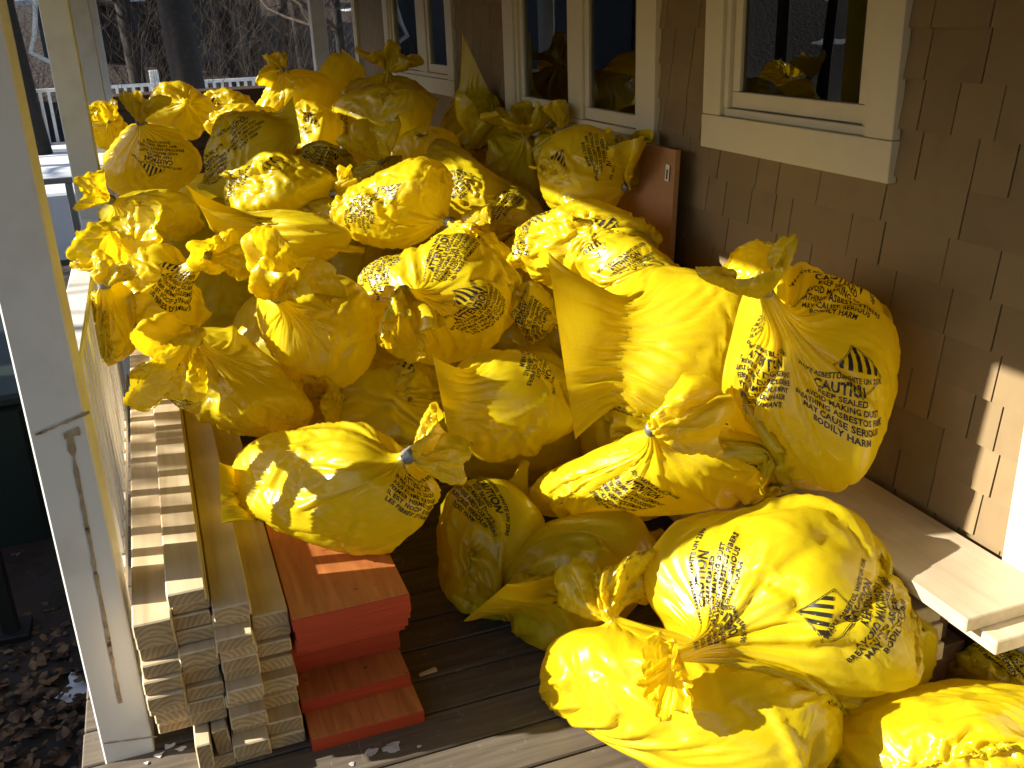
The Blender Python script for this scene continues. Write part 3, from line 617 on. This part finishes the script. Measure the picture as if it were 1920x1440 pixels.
bag('lit bag at the back left, rounded, under the far white railing', (335, 202, 5.75), (62, 46), .18, 0, (352, 190, 5.5), hi=0)
bag('orange lit bag showing just right of the second post', (198, 238, 5.35), (30, 44), .12, 0, (204, 222, 5.2), (190, 196, 5.2), hi=0)
bag('small bag at the back with two shiny lumps before the dark boards', (432, 200, 5.95), (50, 28), .15, 0, (440, 192, 5.75), hi=0, prints=[('DI', 400, 197, 0)])
bag('thin lit bag lying in front of the small shiny one at the back', (450, 226, 5.35), (66, 24), .14, 8, hi=0)
bag('lit bag at the back with a frilly top standing clear against the woods', (548, 192, 5.42), (82, 46), .18, 25, (536, 158, 5.36), (511, 128, 5.36), hi=0, rs=1.25, droop=0)
bag('dark peaked bag at the back below the far white post', (640, 178, 5.72), (54, 72), .16, 0, hi=0, seam=((640, 90, 5.72), (688, 128, 5.62)))
bag('tall shaded bag at the back with a big round top beside the far window', (705, 205, 5.5), (78, 64), .18, 0, (722, 152, 5.42), (730, 102, 5.42), hi=0, rs=2.0, droop=0)
bag('wide dim bag in the back, just behind the balloon topped one', (722, 214, 5.02), (94, 58), .18, 0, hi=0, prints=[('EN', 640, 235, 80)])
bag('dim bag rising to a tall sharp peak in front of the shingles', (885, 232, 5.0), (68, 74), .12, 0, (890, 330, 5.1), hi=1, seam=((866, 60, 5.02), (948, 236, 4.92)), ex=.03)
bag('dim bag with a printed amber top folded over, left of the wide window', (902, 312, 4.78), (60, 50), .15, 0, (893, 275, 4.60), (918, 212, 4.56), hi=0, rs=1.9, droop=.1, prints=[('EN', 915, 240, -50)])
bag('olive round bag behind the ridge shaped bag', (800, 292, 4.58), (70, 58), .18, 0, hi=0)
bag('brown looking bag in the shade under the wide window', (970, 330, 4.22), (66, 78), .17, 0, (985, 262, 4.16), (978, 212, 4.16), hi=0, rs=2.0, droop=.1)
bag('shaded bag whose knotted top rises before the window mullion', (1048, 292, 4.30), (56, 54), .15, 0, (1053, 240, 4.22), (1058, 196, 4.22), hi=0, rs=1.0, droop=0)
bag('dark bag with a diamond print behind the tilted green one', (592, 245, 5.05), (50, 56), .15, 0, hi=0, prints=[('DI', 578, 228, -20)])
bag('dim bag with SERIOUS HARM print behind the plump fanned bag', (602, 303, 4.55), (58, 34), .14, 0, hi=0, prints=[('EN', 600, 300, -20)])
bag('dim slumped bag between the ridge shaped bag and the upright olive bag', (945, 405, 3.85), (78, 68), .17, 0, hi=0, prints=[('EN', 948, 372, 55)])
bag('dark bag with a diamond print in the hollow above the orange board bag', (748, 738, 3.02), (88, 66), .17, 0, (642, 742, 2.90), (586, 742, 2.84), hi=1, rs=1.1, prints=[('DI', 746, 684, 5), ('EN', 690, 772, 188)])
bag('sliver of a shaded bag between the central bag and the long seamed bag', (1002, 578, 3.12), (42, 56), .13, 0, hi=0, prints=[('FR', 992, 612, 75)])
bag('lit strip of a bag behind the long low bag', (605, 408, 4.02), (82, 32), .15, 0, hi=0)
bag('folded bag with French print just behind the central bag', (878, 486, 3.45), (88, 58), .17, -10, hi=1, ex=.08, prints=[('FR', 872, 472, 62)])
for i, w in enumerate([(.62, 3.25, .34, .3, .3, .3), (1.15, 3.1, .36, .3, .3, .3), (1.5, 2.75, .42, .28, .3, .28), (.45, 3.95, .42, .34, .36, .32), (1.05, 4.05, .45, .34, .4, .32), (1.5, 3.95, .5, .28, .42, .3), (.2, 4.9, .5, .36, .45, .32), (.85, 4.85, .6, .36, .45, .32), (1.45, 4.9, .6, .34, .5, .32), (.35, 5.8, .55, .36, .5, .32), (1.1, 5.75, .62, .4, .5, .34)]):
    bag('bag buried at the bottom of the heap beneath the other bags', None, None, None, world=w, group='bags buried in the heap', hi=0)


def planes(b):                                 # a filling of rubble: a random rounded polyhedron in a stretched ball
    r = np.random.RandomState(b['seed']+500); K = r.randint(15, 22); i = np.arange(K)+.5
    ph = np.arccos(1-2*i/K); th = np.pi*(1+5**.5)*i+r.uniform(0, 6.28)
    n = np.stack([np.cos(th)*np.sin(ph), np.sin(th)*np.sin(ph), np.cos(ph)], 1)+r.normal(0, .22, (K, 3))
    n /= np.linalg.norm(n, axis=1, keepdims=True); n = n/r.uniform(.80, 1.0, (K, 1)); return np.concatenate([n, [[r.normal(0, .1), r.normal(0, .1), -1/.84]]])
def finfo(b):                                  # inside-test of a filling
    A = (b['ax']/b['s'][:, None]); b['pl'] = planes(b)
    return (b['pl']@A).astype(np.float32), b['c'].astype(np.float32)
def pnorm(d):
    d = np.maximum(d, 0); d = d*d; d = d*d; d = d*d
    return np.maximum(d.sum(-1), 1e-20)**0.125
def fnorm(P, A, c):
    return np.maximum(pnorm((P-c)@A.T), 1e-4)
SOLIDS = [((-0.40, -0.224), (2.2, 2.41), (-1, 3)), ((-0.40, -0.224), (4.97, 5.17), (-1, 3)), ((-0.345, -0.255), (2.3, 10), (0.0, 0.925)),
          ((-0.215, 0.155), (2.1, 4.55), (-1, 0.46)), ((0.15, 0.455), (2.1, 3.05), (-1, 0.38)), ((1.595, 1.89), (1.36, 3.71), (0.3, 0.415)), ((1.415, 1.695), (1.55, 3.31), (0.1, 0.336)), ((1.755, 1.87), (3.195, 3.83), (-1, 1.265))]
def push_solids(P):
    np.maximum(P[..., 2], 0.006, out=P[..., 2]); np.minimum(P[..., 0], XW-0.03, out=P[..., 0])
    for (x0, x1), (y0, y1), (z0, z1) in SOLIDS:
        ins = (P[..., 0] > x0) & (P[..., 0] < x1) & (P[..., 1] > y0) & (P[..., 1] < y1) & (P[..., 2] > z0) & (P[..., 2] < z1)
        if not ins.any(): continue
        Q = P[ins]; d = np.stack([Q[:, 0]-x0, x1-Q[:, 0], Q[:, 1]-y0, y1-Q[:, 1], np.full(len(Q), 9.0), z1-Q[:, 2]], 1)
        k = d.argmin(1)
        for i, (axi, val) in enumerate(((0, x0), (0, x1), (1, y0), (1, y1), (2, z0), (2, z1))):
            s_ = k == i; Q[s_, axi] = val
        P[ins] = Q

def sim_bag(b, others, iters):
    r = np.random.RandomState(b['seed'])
    hi = b['hi']; nu = (84, 112, 144)[hi]; nb = (46, 62, 82)[hi]; nr = (16, 22, 28)[hi] if b['ruf'] is not None else 5
    c, ax, s = b['c'], b['ax'], b['s']; ex = b['ex']
    Wm = ax.T*s                                    # unit ball -> world
    neck = b['neck'] if b['neck'] is not None else c+Wm@np.array([r.choice([-1., 1.]), -.35, .45])
    nl = (ax@(neck-c))/s; nn = np.linalg.norm(nl); n = nl/max(nn, 1e-6)
    neck = c+Wm@(n*max(nn, 1.03)) if nn < 1.03 else neck
    if b['seam']: sd = b['seam'][1]-b['seam'][0]
    else: sd = ax[0]*r.uniform(-.6, .6)+ax[2]*r.uniform(.5, 1)+ax[1]*r.uniform(-.3, .3)
    e1 = (ax@sd)/s; e1 -= n*(e1@n); e1 /= np.linalg.norm(e1); e2 = np.cross(n, e1)
    t = np.linspace(0, 1, nb+1)[:, None]; ph = (2*np.pi*np.arange(nu)/nu)[None, :]
    # rows from the seam (t=0) to the neck (t=1)
    th = np.pi*(1-t)*0.985
    sp = np.cos(th)[..., None]*n + np.sin(th)[..., None]*(np.cos(ph)[..., None]*e1+np.sin(ph)[..., None]*e2)
    q = pnorm(sp@b['pl'].T); sp = sp/q[..., None]*1.015
    P = c + sp@Wm.T
    per = np.linalg.norm(np.roll(P, -1, 1)-P, axis=-1).sum(1); Cm = per.max()*(1+ex)
    tri = 1-np.abs(((np.arange(nu)/nu*4+0) % 4)-2)    # +1..-1 triangle wave
    tri = np.interp(np.arange(nu), [0, nu/2, nu], [1, -1, 1])
    if b['seam']:
        s0, s1 = b['seam']; S = (s0+s1)/2; seg = S + tri[:, None]*(s1-s0)/2; Ws = np.linalg.norm(s1-s0)/2
    else:
        S = c - Wm@n*0.95; dd = Wm@e1; dd /= np.linalg.norm(dd); Ws = Cm/4*0.74; seg = S + tri[:, None]*dd*Ws
    k = np.clip(1-t/0.42, 0, 1); k = (k*k*(3-2*k))[..., None]
    P = P*(1-k)+seg[None]*k
    # neck: draw the last rows out to the tie
    kk = np.clip((t-0.80)/0.20, 0, 1)[..., None]**1.6
    axd = Wm@n; axd /= np.linalg.norm(axd)
    rd = (b['ruf']-neck) if b['ruf'] is not None else axd*0.10
    Lr = np.linalg.norm(rd)*1.0; rd = rd/np.linalg.norm(rd)
    tdir = axd*0.6+rd*0.4; tdir /= np.linalg.norm(tdir)
    ra = np.cross(tdir, [0.3, 0.5, 0.8]); ra /= np.linalg.norm(ra); rb = np.cross(tdir, ra)
    # align ring phase with the body ring
    m0 = P[nb-3]-P[nb-3].mean(0); a0 = math.atan2(m0[0]@rb, m0[0]@ra); sg = 1 if np.cross(m0[0], m0[nu//4])@tdir > 0 else -1
    rn = 0.017*(0.8+0.2*b['rs'])
    def ring(cen, d, rad):
        d = d/np.linalg.norm(d); A_ = ra-d*(ra@d); A_ /= np.linalg.norm(A_); B_ = np.cross(d, A_)*(1 if (np.cross(d, A_)@rb) > 0 else -1)
        an = sg*ph[0]+a0; return cen+(np.cos(an)*rad)[:, None]*A_+(np.sin(an)*rad)[:, None]*B_
    rg = ring(neck, tdir, np.full(nu, rn))
    P = P*(1-kk)+rg[None]*kk
    # ruffle beyond the tie
    pl_ = np.zeros(nu); 
    for m_ in range(3, 16): pl_ += r.normal()*np.sin(m_*ph[0]+r.uniform(0, 6.28))/m_**.35
    pl_ /= np.abs(pl_).max()
    rows = []
    Rmax = 0.070*b['rs'] if b['ruf'] is not None else 0.03
    lob = 1+0.30*np.sin(2*ph[0]+r.uniform(0, 6.28))+0.16*np.sin(3*ph[0]+r.uniform(0, 6.28))
    for i in range(1, nr+1):
        q_ = i/nr; d = tdir*(1-q_)+rd*q_; cen = neck+ (tdir*(q_*(1-q_)*0.6)+rd*q_*(q_+(1-q_)*0.4))*Lr
        rad = (rn+(Rmax-rn)*min(1, q_*1.15)**1.15)*(1+pl_*(0.55*min(1, q_*3)*(1-.55*q_)))*(1+(lob-1)*min(1, q_*1.5))
        ripple = 0.018*q_*np.sin(3*ph[0]+r.uniform(0, .4)+b['seed'])
        rows.append(ring(cen, d, rad)+rd*ripple[:, None]*b['rs'])
    Rw = np.array(rows); qq = (np.arange(1, nr+1)/nr)[:, None]; cr = np.zeros((nr, nu)); uu = (np.arange(nu)/nu)[None, :]
    for k_ in range(34):
        a_ = r.uniform(-1, 1); pe = ((uu-r.rand()+.5) % 1-.5)*5.5-a_*(qq-r.rand()); cr += r.choice([1, -1])*r.uniform(.3, 1)*np.exp(-np.abs(pe)/r.uniform(.06, .2))*np.exp(-((qq-r.rand())/r.uniform(.2, .6))**2)
    cn = Rw.mean(1, keepdims=True); od = Rw-cn; od /= np.linalg.norm(od, axis=-1, keepdims=True)+1e-9
    Rw = Rw+od*(cr*np.minimum(1, qq*2)*0.017*b['rs'])[..., None]+rd*(cr*qq*qq*0.004*b['rs'])[..., None]
    P = np.concatenate([P, Rw], 0)
    nv = P.shape[0]; inb = nb
    # seed folds
    U, Vv = np.meshgrid(np.arange(nu)/nu, np.arange(nv)/nb)
    nz = np.zeros((nv, nu))
    for _ in range(26):
        fu = r.randint(-14, 15); fv = r.uniform(-9, 9); nz += np.sin(2*np.pi*(fu*U+fv*Vv)+r.uniform(0, 6.28))/(3+abs(fu)+abs(fv))
    arcu = np.arange(nu)*Cm/nu; arcv = np.concatenate([[0], np.cumsum(np.linalg.norm(P[1:nb+1]-P[:nb], axis=-1).mean(1))]); Lb = arcv[-1]; arcv = np.concatenate([arcv, Lb+np.arange(1, nv-nb)*.01])
    GU, GV = np.meshgrid(arcu, arcv)
    nz *= 0.35
    for q_ in range(int(34*b['loose'])):                       # sharp creases of limited length, many of them running towards the tie
        fine = q_ > 14
        a_ = (np.pi/2+r.normal(0, .45)) if r.rand() < .5 else r.uniform(0, np.pi); cu_, cv_ = r.uniform(0, Cm), r.uniform(.04, .92)*Lb; dx_ = (GU-cu_+Cm/2) % Cm-Cm/2; dy_ = GV-cv_
        al = dx_*math.cos(a_)+dy_*math.sin(a_); pe = -dx_*math.sin(a_)+dy_*math.cos(a_)+al*al*r.uniform(-1.5, 1.5)
        ln = r.uniform(.04, .12) if fine else r.uniform(.10, .30); wd = r.uniform(.012, .025) if fine else r.uniform(.03, .07); am = r.uniform(.15, .42) if fine else r.uniform(.6, 1.9)
        sk = r.uniform(.35, 1.0)                                # one flank steeper than the other
        nz += r.choice([1.0, -.85])*am*np.exp(-np.where(pe > 0, pe/wd, -pe/(wd*sk)))*np.exp(-(al/ln)**4)
    rad_dir = P-c; rad_dir /= np.linalg.norm(rad_dir, axis=-1, keepdims=True)
    P[:inb-1] += rad_dir[:inb-1]*((nz*(np.clip((nb-np.arange(nv))/(nb*.12), 0, 1)*np.clip(np.arange(nv)/(nb*.13), 0, 1)**1.5)[:, None])[:inb-1, :, None]*0.024)
    pn_ = (np.clip((t[:, 0]-0.45)/0.5, 0, 1)*np.clip((1-t[:, 0])/0.06, 0, 1))[:, None]
    P[:nb+1] += (np.cross(np.cross(axd, rad_dir[:nb+1]), axd))*((pl_[None, :]*pn_*0.028)[..., None])
    # rest lengths
    P = P.astype(np.float32)
    perN = np.linalg.norm(np.roll(P, -1, 1)-P, axis=-1)
    gro = np.ones(nv)*(1+ex*0.35); gro[nb:] = 1.03+0.16*np.arange(nv-nb)/nr
    hu = perN*gro[:, None]; hum = hu.mean(1, keepdims=True); hu = np.clip(hu, hum*.45, hum*2.2).astype(np.float32)
    hv = np.linalg.norm(P[1:]-P[:-1], axis=-1)*(1+ex*0.3); hv[nb:] *= 1.12; hvm = hv.mean(1, keepdims=True); hv = np.clip(hv, hvm*.4, hvm*2.5).astype(np.float32)
    d1 = np.linalg.norm(np.roll(P[1:], -1, 1)-P[:-1], axis=-1).astype(np.float32)*1.01; d2 = np.linalg.norm(np.roll(P[1:], 1, 1)-P[:-1], axis=-1).astype(np.float32)*1.01
    w = np.ones((nv, 1, 1), np.float32); fixed = P[nb-1:nb+3].copy()
    seamfix = P[0].copy() if b['seam'] else None
    fin = INFO[b['i']]; rev = (-np.arange(nu)) % nu
    vel = np.zeros_like(P); g = np.zeros((nv, 1, 3), np.float32); g[nb:, :, 2] = -0.00005*b['droop']; g[:nb, :, 2] = -0.00004
    def solve(Aa, Bb, rest, ks, kc):
        d = Bb-Aa; l = np.sqrt((d*d).sum(-1))+1e-9; e = (l-rest)/l
        e = np.where(e > 0, e*ks, e*kc)*0.5; d *= e[..., None]; return d
    for it in range(iters):
        old = P.copy(); P += vel*0.80+g
        for sub in range(2):
            d = solve(P[:, 0::2], P[:, 1::2], hu[:, 0::2], 0.95, 0.55); P[:, 0::2] += d; P[:, 1::2] -= d
            nx = np.roll(P[:, 0::2], -1, 1); d = solve(P[:, 1::2], nx, hu[:, 1::2], 0.95, 0.55); P[:, 1::2] += d; P[:, 0::2] -= np.roll(d, 1, 1)
            for o_ in (0, 1):
                n2 = (nv-o_)//2; a_ = P[o_:o_+2*n2:2]; b_ = P[o_+1:o_+2*n2:2]; d = solve(a_, b_, hv[o_:o_+2*n2:2], 0.95, 0.55); a_ += d; b_ -= d
        for sh_, dg in ((-1, d1), (1, d2)):
            d = solve(P[:-1], np.roll(P[1:], sh_, 1), dg, 0.30, 0.30); P[:-1] += d; P[1:] -= np.roll(d, -sh_, 1)
        # bending: neighbours two apart may not fold flat
        d = solve(P, np.roll(P, -2, 1), hu*1.72, 0.0, 0.22); P += d; P -= np.roll(d, 2, 1)
        d = solve(P[:-2], P[2:], (hv[1:]+hv[:-1])*0.86, 0.0, 0.22); P[:-2] += d; P[2:] -= d
        if it % 3 == 0:
            d = solve(P, np.roll(P, -4, 1), hu*2.8, 0.0, 0.12); P += d; P -= np.roll(d, 4, 1)
        body = P[:nb-1]; f_ = fnorm(body, *fin); dlt = body-fin[1]
        k_ = np.where(f_ < 0.90, (0.90/f_-1)*0.8, np.where((f_ > 0.99) & (f_ < 1.5), (0.99/f_-1)*0.006, 0)); body += dlt*k_[..., None]
        if it % 4 == 3:
            for (A_, c_) in others:
                f2 = fnorm(P, A_, c_)/0.95; ins = f2 < 1
                if ins.any(): P[ins] += (P[ins]-c_)*((1/f2[ins]-1)*0.35)[:, None]
            push_solids(P)
        m_ = (P[0]+P[0][rev])*0.5; P[0] = m_
        if seamfix is not None: P[0] += (seamfix-P[0])*0.5
        P[nb-1:nb+3] = fixed
        vel = P-old; np.clip(vel, -0.02, 0.02, out=vel)
    push_solids(P)
    return P.astype(np.float64), nb, hu.mean(1), hv.mean(1)

def grid_mesh(name, P, mat, mats=None):
    nv, nu = P.shape[:2]; me = bpy.data.meshes.new(name)
    i = np.arange(nv-1)[:, None]*nu; j = np.arange(nu)[None, :]; j2 = (j+1) % nu
    F = np.stack([i+j, i+j2, i+nu+j2, i+nu+j], -1).reshape(-1, 4)
    me.vertices.add(nv*nu); me.vertices.foreach_set('co', P.reshape(-1).astype(np.float32))
    me.loops.add(F.size); me.loops.foreach_set('vertex_index', F.reshape(-1).astype(np.int32))
    me.polygons.add(len(F)); me.polygons.foreach_set('loop_start', np.arange(0, F.size, 4, dtype=np.int32)); me.polygons.foreach_set('loop_total', np.full(len(F), 4, np.int32))
    me.polygons.foreach_set('use_smooth', np.ones(len(F), bool)); me.materials.append(mat); me.update(calc_edges=True); me.validate(); return me

# ------------------------------------------------------------------ the print on the bags
def text_line(s, width, cap, y, bold=0.034):
    cu = bpy.data.curves.new('t', 'FONT'); cu.body = s; cu.align_x = 'CENTER'; cu.resolution_u = 2; cu.offset = bold; cu.space_character = 1.06; cu.fill_mode = 'FRONT'
    o = bpy.data.objects.new('t', cu); C.objects.link(o); bpy.context.view_layer.update()
    me = o.to_mesh(); V = np.empty(len(me.vertices)*3, np.float32); me.vertices.foreach_get('co', V); V = V.reshape(-1, 3)[:, :2].copy()
    F = [tuple(pp.vertices) for pp in me.polygons]; o.to_mesh_clear(); bpy.data.objects.remove(o); bpy.data.curves.remove(cu)
    x0, x1 = V[:, 0].min(), V[:, 0].max(); V[:, 0] = (V[:, 0]-(x0+x1)/2)*width/(x1-x0); V[:, 1] = V[:, 1]*cap/0.70+y
    return V, F
def merge(parts):
    V = []; F = []; b = 0
    for v, f in parts: V.append(v); F += [tuple(i+b for i in ff) for ff in f]; b += len(v)
    return np.concatenate(V), F
def dice(V, F, step):
    bm = bmesh.new(); vs_ = [bm.verts.new((x, y, 0)) for x, y in V]
    for f in F:
        try: bm.faces.new([vs_[i] for i in f])
        except Exception: pass
    for axi in (0, 1):
        lo, hi_ = V[:, axi].min(), V[:, axi].max(); k = math.floor(lo/step)+1
        while k*step < hi_:
            nrm = (1, 0, 0) if axi == 0 else (0, 1, 0); co_ = tuple(a*k*step for a in nrm)
            bmesh.ops.bisect_plane(bm, geom=bm.verts[:]+bm.edges[:]+bm.faces[:], plane_co=co_, plane_no=nrm, dist=1e-6); k += 1
    bm.verts.index_update(); V2 = np.array([(v.co.x, v.co.y) for v in bm.verts]); F2 = [tuple(v.index for v in f.verts) for f in bm.faces]; bm.free(); return V2, F2
EN = [('WASTE ASBESTOS, WHITE UN 2590', .235, .0105, .062), ('CAUTION', .125, .0225, .033), ('KEEP SEALED', .108, .0115, .0155), ('AVOID MAKING DUST', .178, .0125, -.0025), ('BREATHING ASBESTOS FIBERS', .245, .0120, -.0205), ('MAY CAUSE SERIOUS', .185, .0130, -.0395), ('BODILY HARM', .125, .0130, -.0585)]
FR = [("D\u00c9CHETS D'AMIANTE, BLANC UN 2590", .240, .0105, .062), ('ATTENTION', .150, .0225, .033), ('EN PR\u00c9VENIR LE D\u00c9GAGEMENT', .235, .0115, .0155), ('SOUS FORME DE POUSSI\u00c8RE', .215, .0120, -.0025), ('FERMER HERM\u00c9TIQUEMENT', .205, .0120, -.0205), ("IL EST NOCIF D'INHALER", .195, .0125, -.0395), ("LES FIBRES D'AMIANTE", .185, .0125, -.0585)]
def diamond():
    parts = []; s_ = .066
    def quad(*p): return np.array(p, float), [tuple(range(len(p)))]
    for s0, s1 in ((s_, s_-.0022), (s_-.0045, s_-.0058)):
        c0 = [(s0, 0), (0, s0), (-s0, 0), (0, -s0)]; c1 = [(s1, 0), (0, s1), (-s1, 0), (0, -s1)]
        for i in range(4): parts.append(quad(c0[i], c0[(i+1) % 4], c1[(i+1) % 4], c1[i]))
    w = s_*2/13; top = s_-.0058
    for i in range(7):
        x0 = -s_+w*2*i; x1 = x0+w; x0 = max(x0, -top); x1 = min(x1, top)
        pts = [(x0, 0.0), (x1, 0.0), (x1, top-abs(x1)), (x0, top-abs(x0))]
        if x0 < 0 < x1: pts = [(x0, 0.0), (x1, 0.0), (x1, top-abs(x1)), (0, top), (x0, top-abs(x0))]
        parts.append(quad(*pts))
    parts.append(text_line('9', .0105, .017, -.046)); parts.append(quad((-.006, -.0505), (.006, -.0505), (.006, -.0485), (-.006, -.0485)))
    V_, F_ = merge(parts); return V_*1.1, F_
def big(vf): return vf[0]*1.14, vf[1]
TPL = {'EN': dice(*big(merge([text_line(*a) for a in EN])), .010), 'FR': dice(*big(merge([text_line(*a) for a in FR])), .010), 'DI': dice(*diamond(), .010)}
# shapes of a whole repeat: wording above, class 9 diamond beside it
def put_print(body, P, Nn, nb, hu, hv, kind, x, y, ang, full):
    nv, nu = P.shape[:2]; px_, py_, w_ = to_px(P.reshape(-1, 3)); px_ = px_.reshape(nv, nu); py_ = py_.reshape(nv, nu)
    view = EYE-P; view /= np.linalg.norm(view, axis=-1, keepdims=True); fc = (Nn*view).sum(-1)
    cost = (px_-x)**2+(py_-y)**2+np.where(fc < 0.12, 1e6, 0); cost[nb-3:] += 1e7; cost[:2] += 1e7
    i, j = np.unravel_index(cost.argmin(), cost.shape)
    if cost[i, j] > 150**2: return False
    i = int(np.clip(i, 3, nv-4)); k = 3
    ju = np.array([px_[i, (j+k) % nu]-px_[i, (j-k) % nu], -(py_[i, (j+k) % nu]-py_[i, (j-k) % nu])])/(2*k*hu[i])
    jv = np.array([px_[min(i+k, nv-1), j]-px_[i-k, j], -(py_[min(i+k, nv-1), j]-py_[i-k, j])])/(2*k*hv[i])
    J = np.stack([ju, jv], 1)
    if abs(np.linalg.det(J)) < 1e-9: return False
    d = np.linalg.solve(J, [math.cos(R(ang)), math.sin(R(ang))]); d /= np.linalg.norm(d)
    e = np.array([-d[1], d[0]]); e *= np.sign(np.linalg.det(J))
    V, F = TPL[kind]
    uv = V[:, :1]*d[None]+V[:, 1:]*e[None]           # metres along u, v
    cv = np.concatenate([[0], np.cumsum(hv)]); lift = max(0.0, 0.012-(cv[i]+uv[:, 1].min())); uv[:, 1] += min(lift, 0.16); vpos = np.interp(cv[i]+uv[:, 1], cv, np.arange(len(cv)))
    upos = j+uv[:, 0]/np.maximum(np.interp(vpos, np.arange(len(hu)), hu), hu[:nb].max()*0.55)
    ok = (cv[i]+uv[:, 1] > 0.004) & (vpos < nb-1.5)
    iv = np.clip(np.floor(vpos).astype(int), 0, nv-2); fv = (vpos-iv)[:, None]; iu = np.floor(upos).astype(int); fu = (upos-iu)[:, None]; a = iu % nu; b = (iu+1) % nu
    def ev(G): return (G[iv, a]*(1-fu)+G[iv, b]*fu)*(1-fv)+(G[iv+1, a]*(1-fu)+G[iv+1, b]*fu)*fv
    Q = ev(P); M_ = ev(Nn); M_ /= np.linalg.norm(M_, axis=-1, keepdims=True)+1e-9; Q = Q+M_*0.0016
    FF = [f for f in F if all(ok[q_] for q_ in f)]
    if not FF: return False
    used = np.unique(np.concatenate([np.array(f) for f in FF])); mp = -np.ones(len(Q), int); mp[used] = np.arange(len(used))
    base = np.array(WL[body]); me = mesh('printed_warning', Q[used]-base, [tuple(int(mp[q_]) for q_ in f) for f in FF], M['ink'], smooth=True)
    o = link({'EN': 'printed_caution', 'FR': 'printed_attention', 'DI': 'hazard_diamond'}[kind], me, body, WL[body]); return True
def normals(P):
    du = np.roll(P, -1, 1)-np.roll(P, 1, 1); dv = np.gradient(P, axis=0); n_ = np.cross(du, dv); n_ /= np.linalg.norm(n_, axis=-1, keepdims=True)+1e-12
    return n_
INFO = [finfo(b) for b in BAGS]
for bi, b in enumerate(BAGS):
    oth = [INFO[k] for k in range(len(BAGS)) if k != bi and np.linalg.norm(BAGS[k]['c']-b['c']) < BAGS[k]['s'].max()+b['s'].max()+0.05]
    P, nb, hu, hv = sim_bag(b, oth, (60, 70, 80)[b['hi']])
    n_ = normals(P); cen = P[:nb].reshape(-1, 3).mean(0)
    if ((P[:nb]-cen)*n_[:nb]).sum() < 0: P = P[:, ::-1].copy(); n_ = normals(P)
    lo = P[..., 2].min(); root = empty('waste_bag', (cen[0], cen[1], lo), b['label'], 'bag', b['group']); rl = np.array(WL[root])
    body = link('sack_body', grid_mesh('sack_body', P[:nb+1]-cen, M['bag']), root, cen)
    if b['ruf'] is not None:
        top = P[nb:]; link('gathered_top', grid_mesh('gathered_top', top-cen, M['top']), root, cen)
        if b['tape']:
            # tape wound round the neck
            nk = P[nb-1:nb+2].reshape(-1, 3).mean(0); d = P[nb+2].mean(0)-P[nb-2].mean(0); d /= np.linalg.norm(d); a_ = np.cross(d, [.2, .9, .1]); a_ /= np.linalg.norm(a_); c_ = np.cross(d, a_)
            rr = random.Random(bi); prof = [(-.017, 0.9), (-.015, 1.16), (-.006, 1.26), (0.002, 1.22), (.010, 1.28), (.017, 1.12), (.019, 0.9)]
            V = []; n8 = 14; r0 = 0.0165
            for z_, q_ in prof:
                for k in range(n8):
                    an = 2*math.pi*k/n8; rad = r0*q_*(1+0.10*math.sin(2*an+bi)+rr.uniform(-.05, .05)); V.append(nk+d*(z_+.002*math.sin(an+bi))+a_*math.cos(an)*rad+c_*math.sin(an)*rad-nk)
            F = [(i*n8+k, i*n8+(k+1) % n8, (i+1)*n8+(k+1) % n8, (i+1)*n8+k) for i in range(len(prof)-1) for k in range(n8)]
            link('tape_tie', mesh('tape_tie', V, F, M['tape'], smooth=True), root, nk)
    for pr in b['prints']:
        if not put_print(body, P, n_, nb, hu, hv, *pr, full=True): print('PRINTFAIL', b['label'][:40], pr)
print('bags', len(BAGS), 'seconds', round(time.time()-T0, 1))
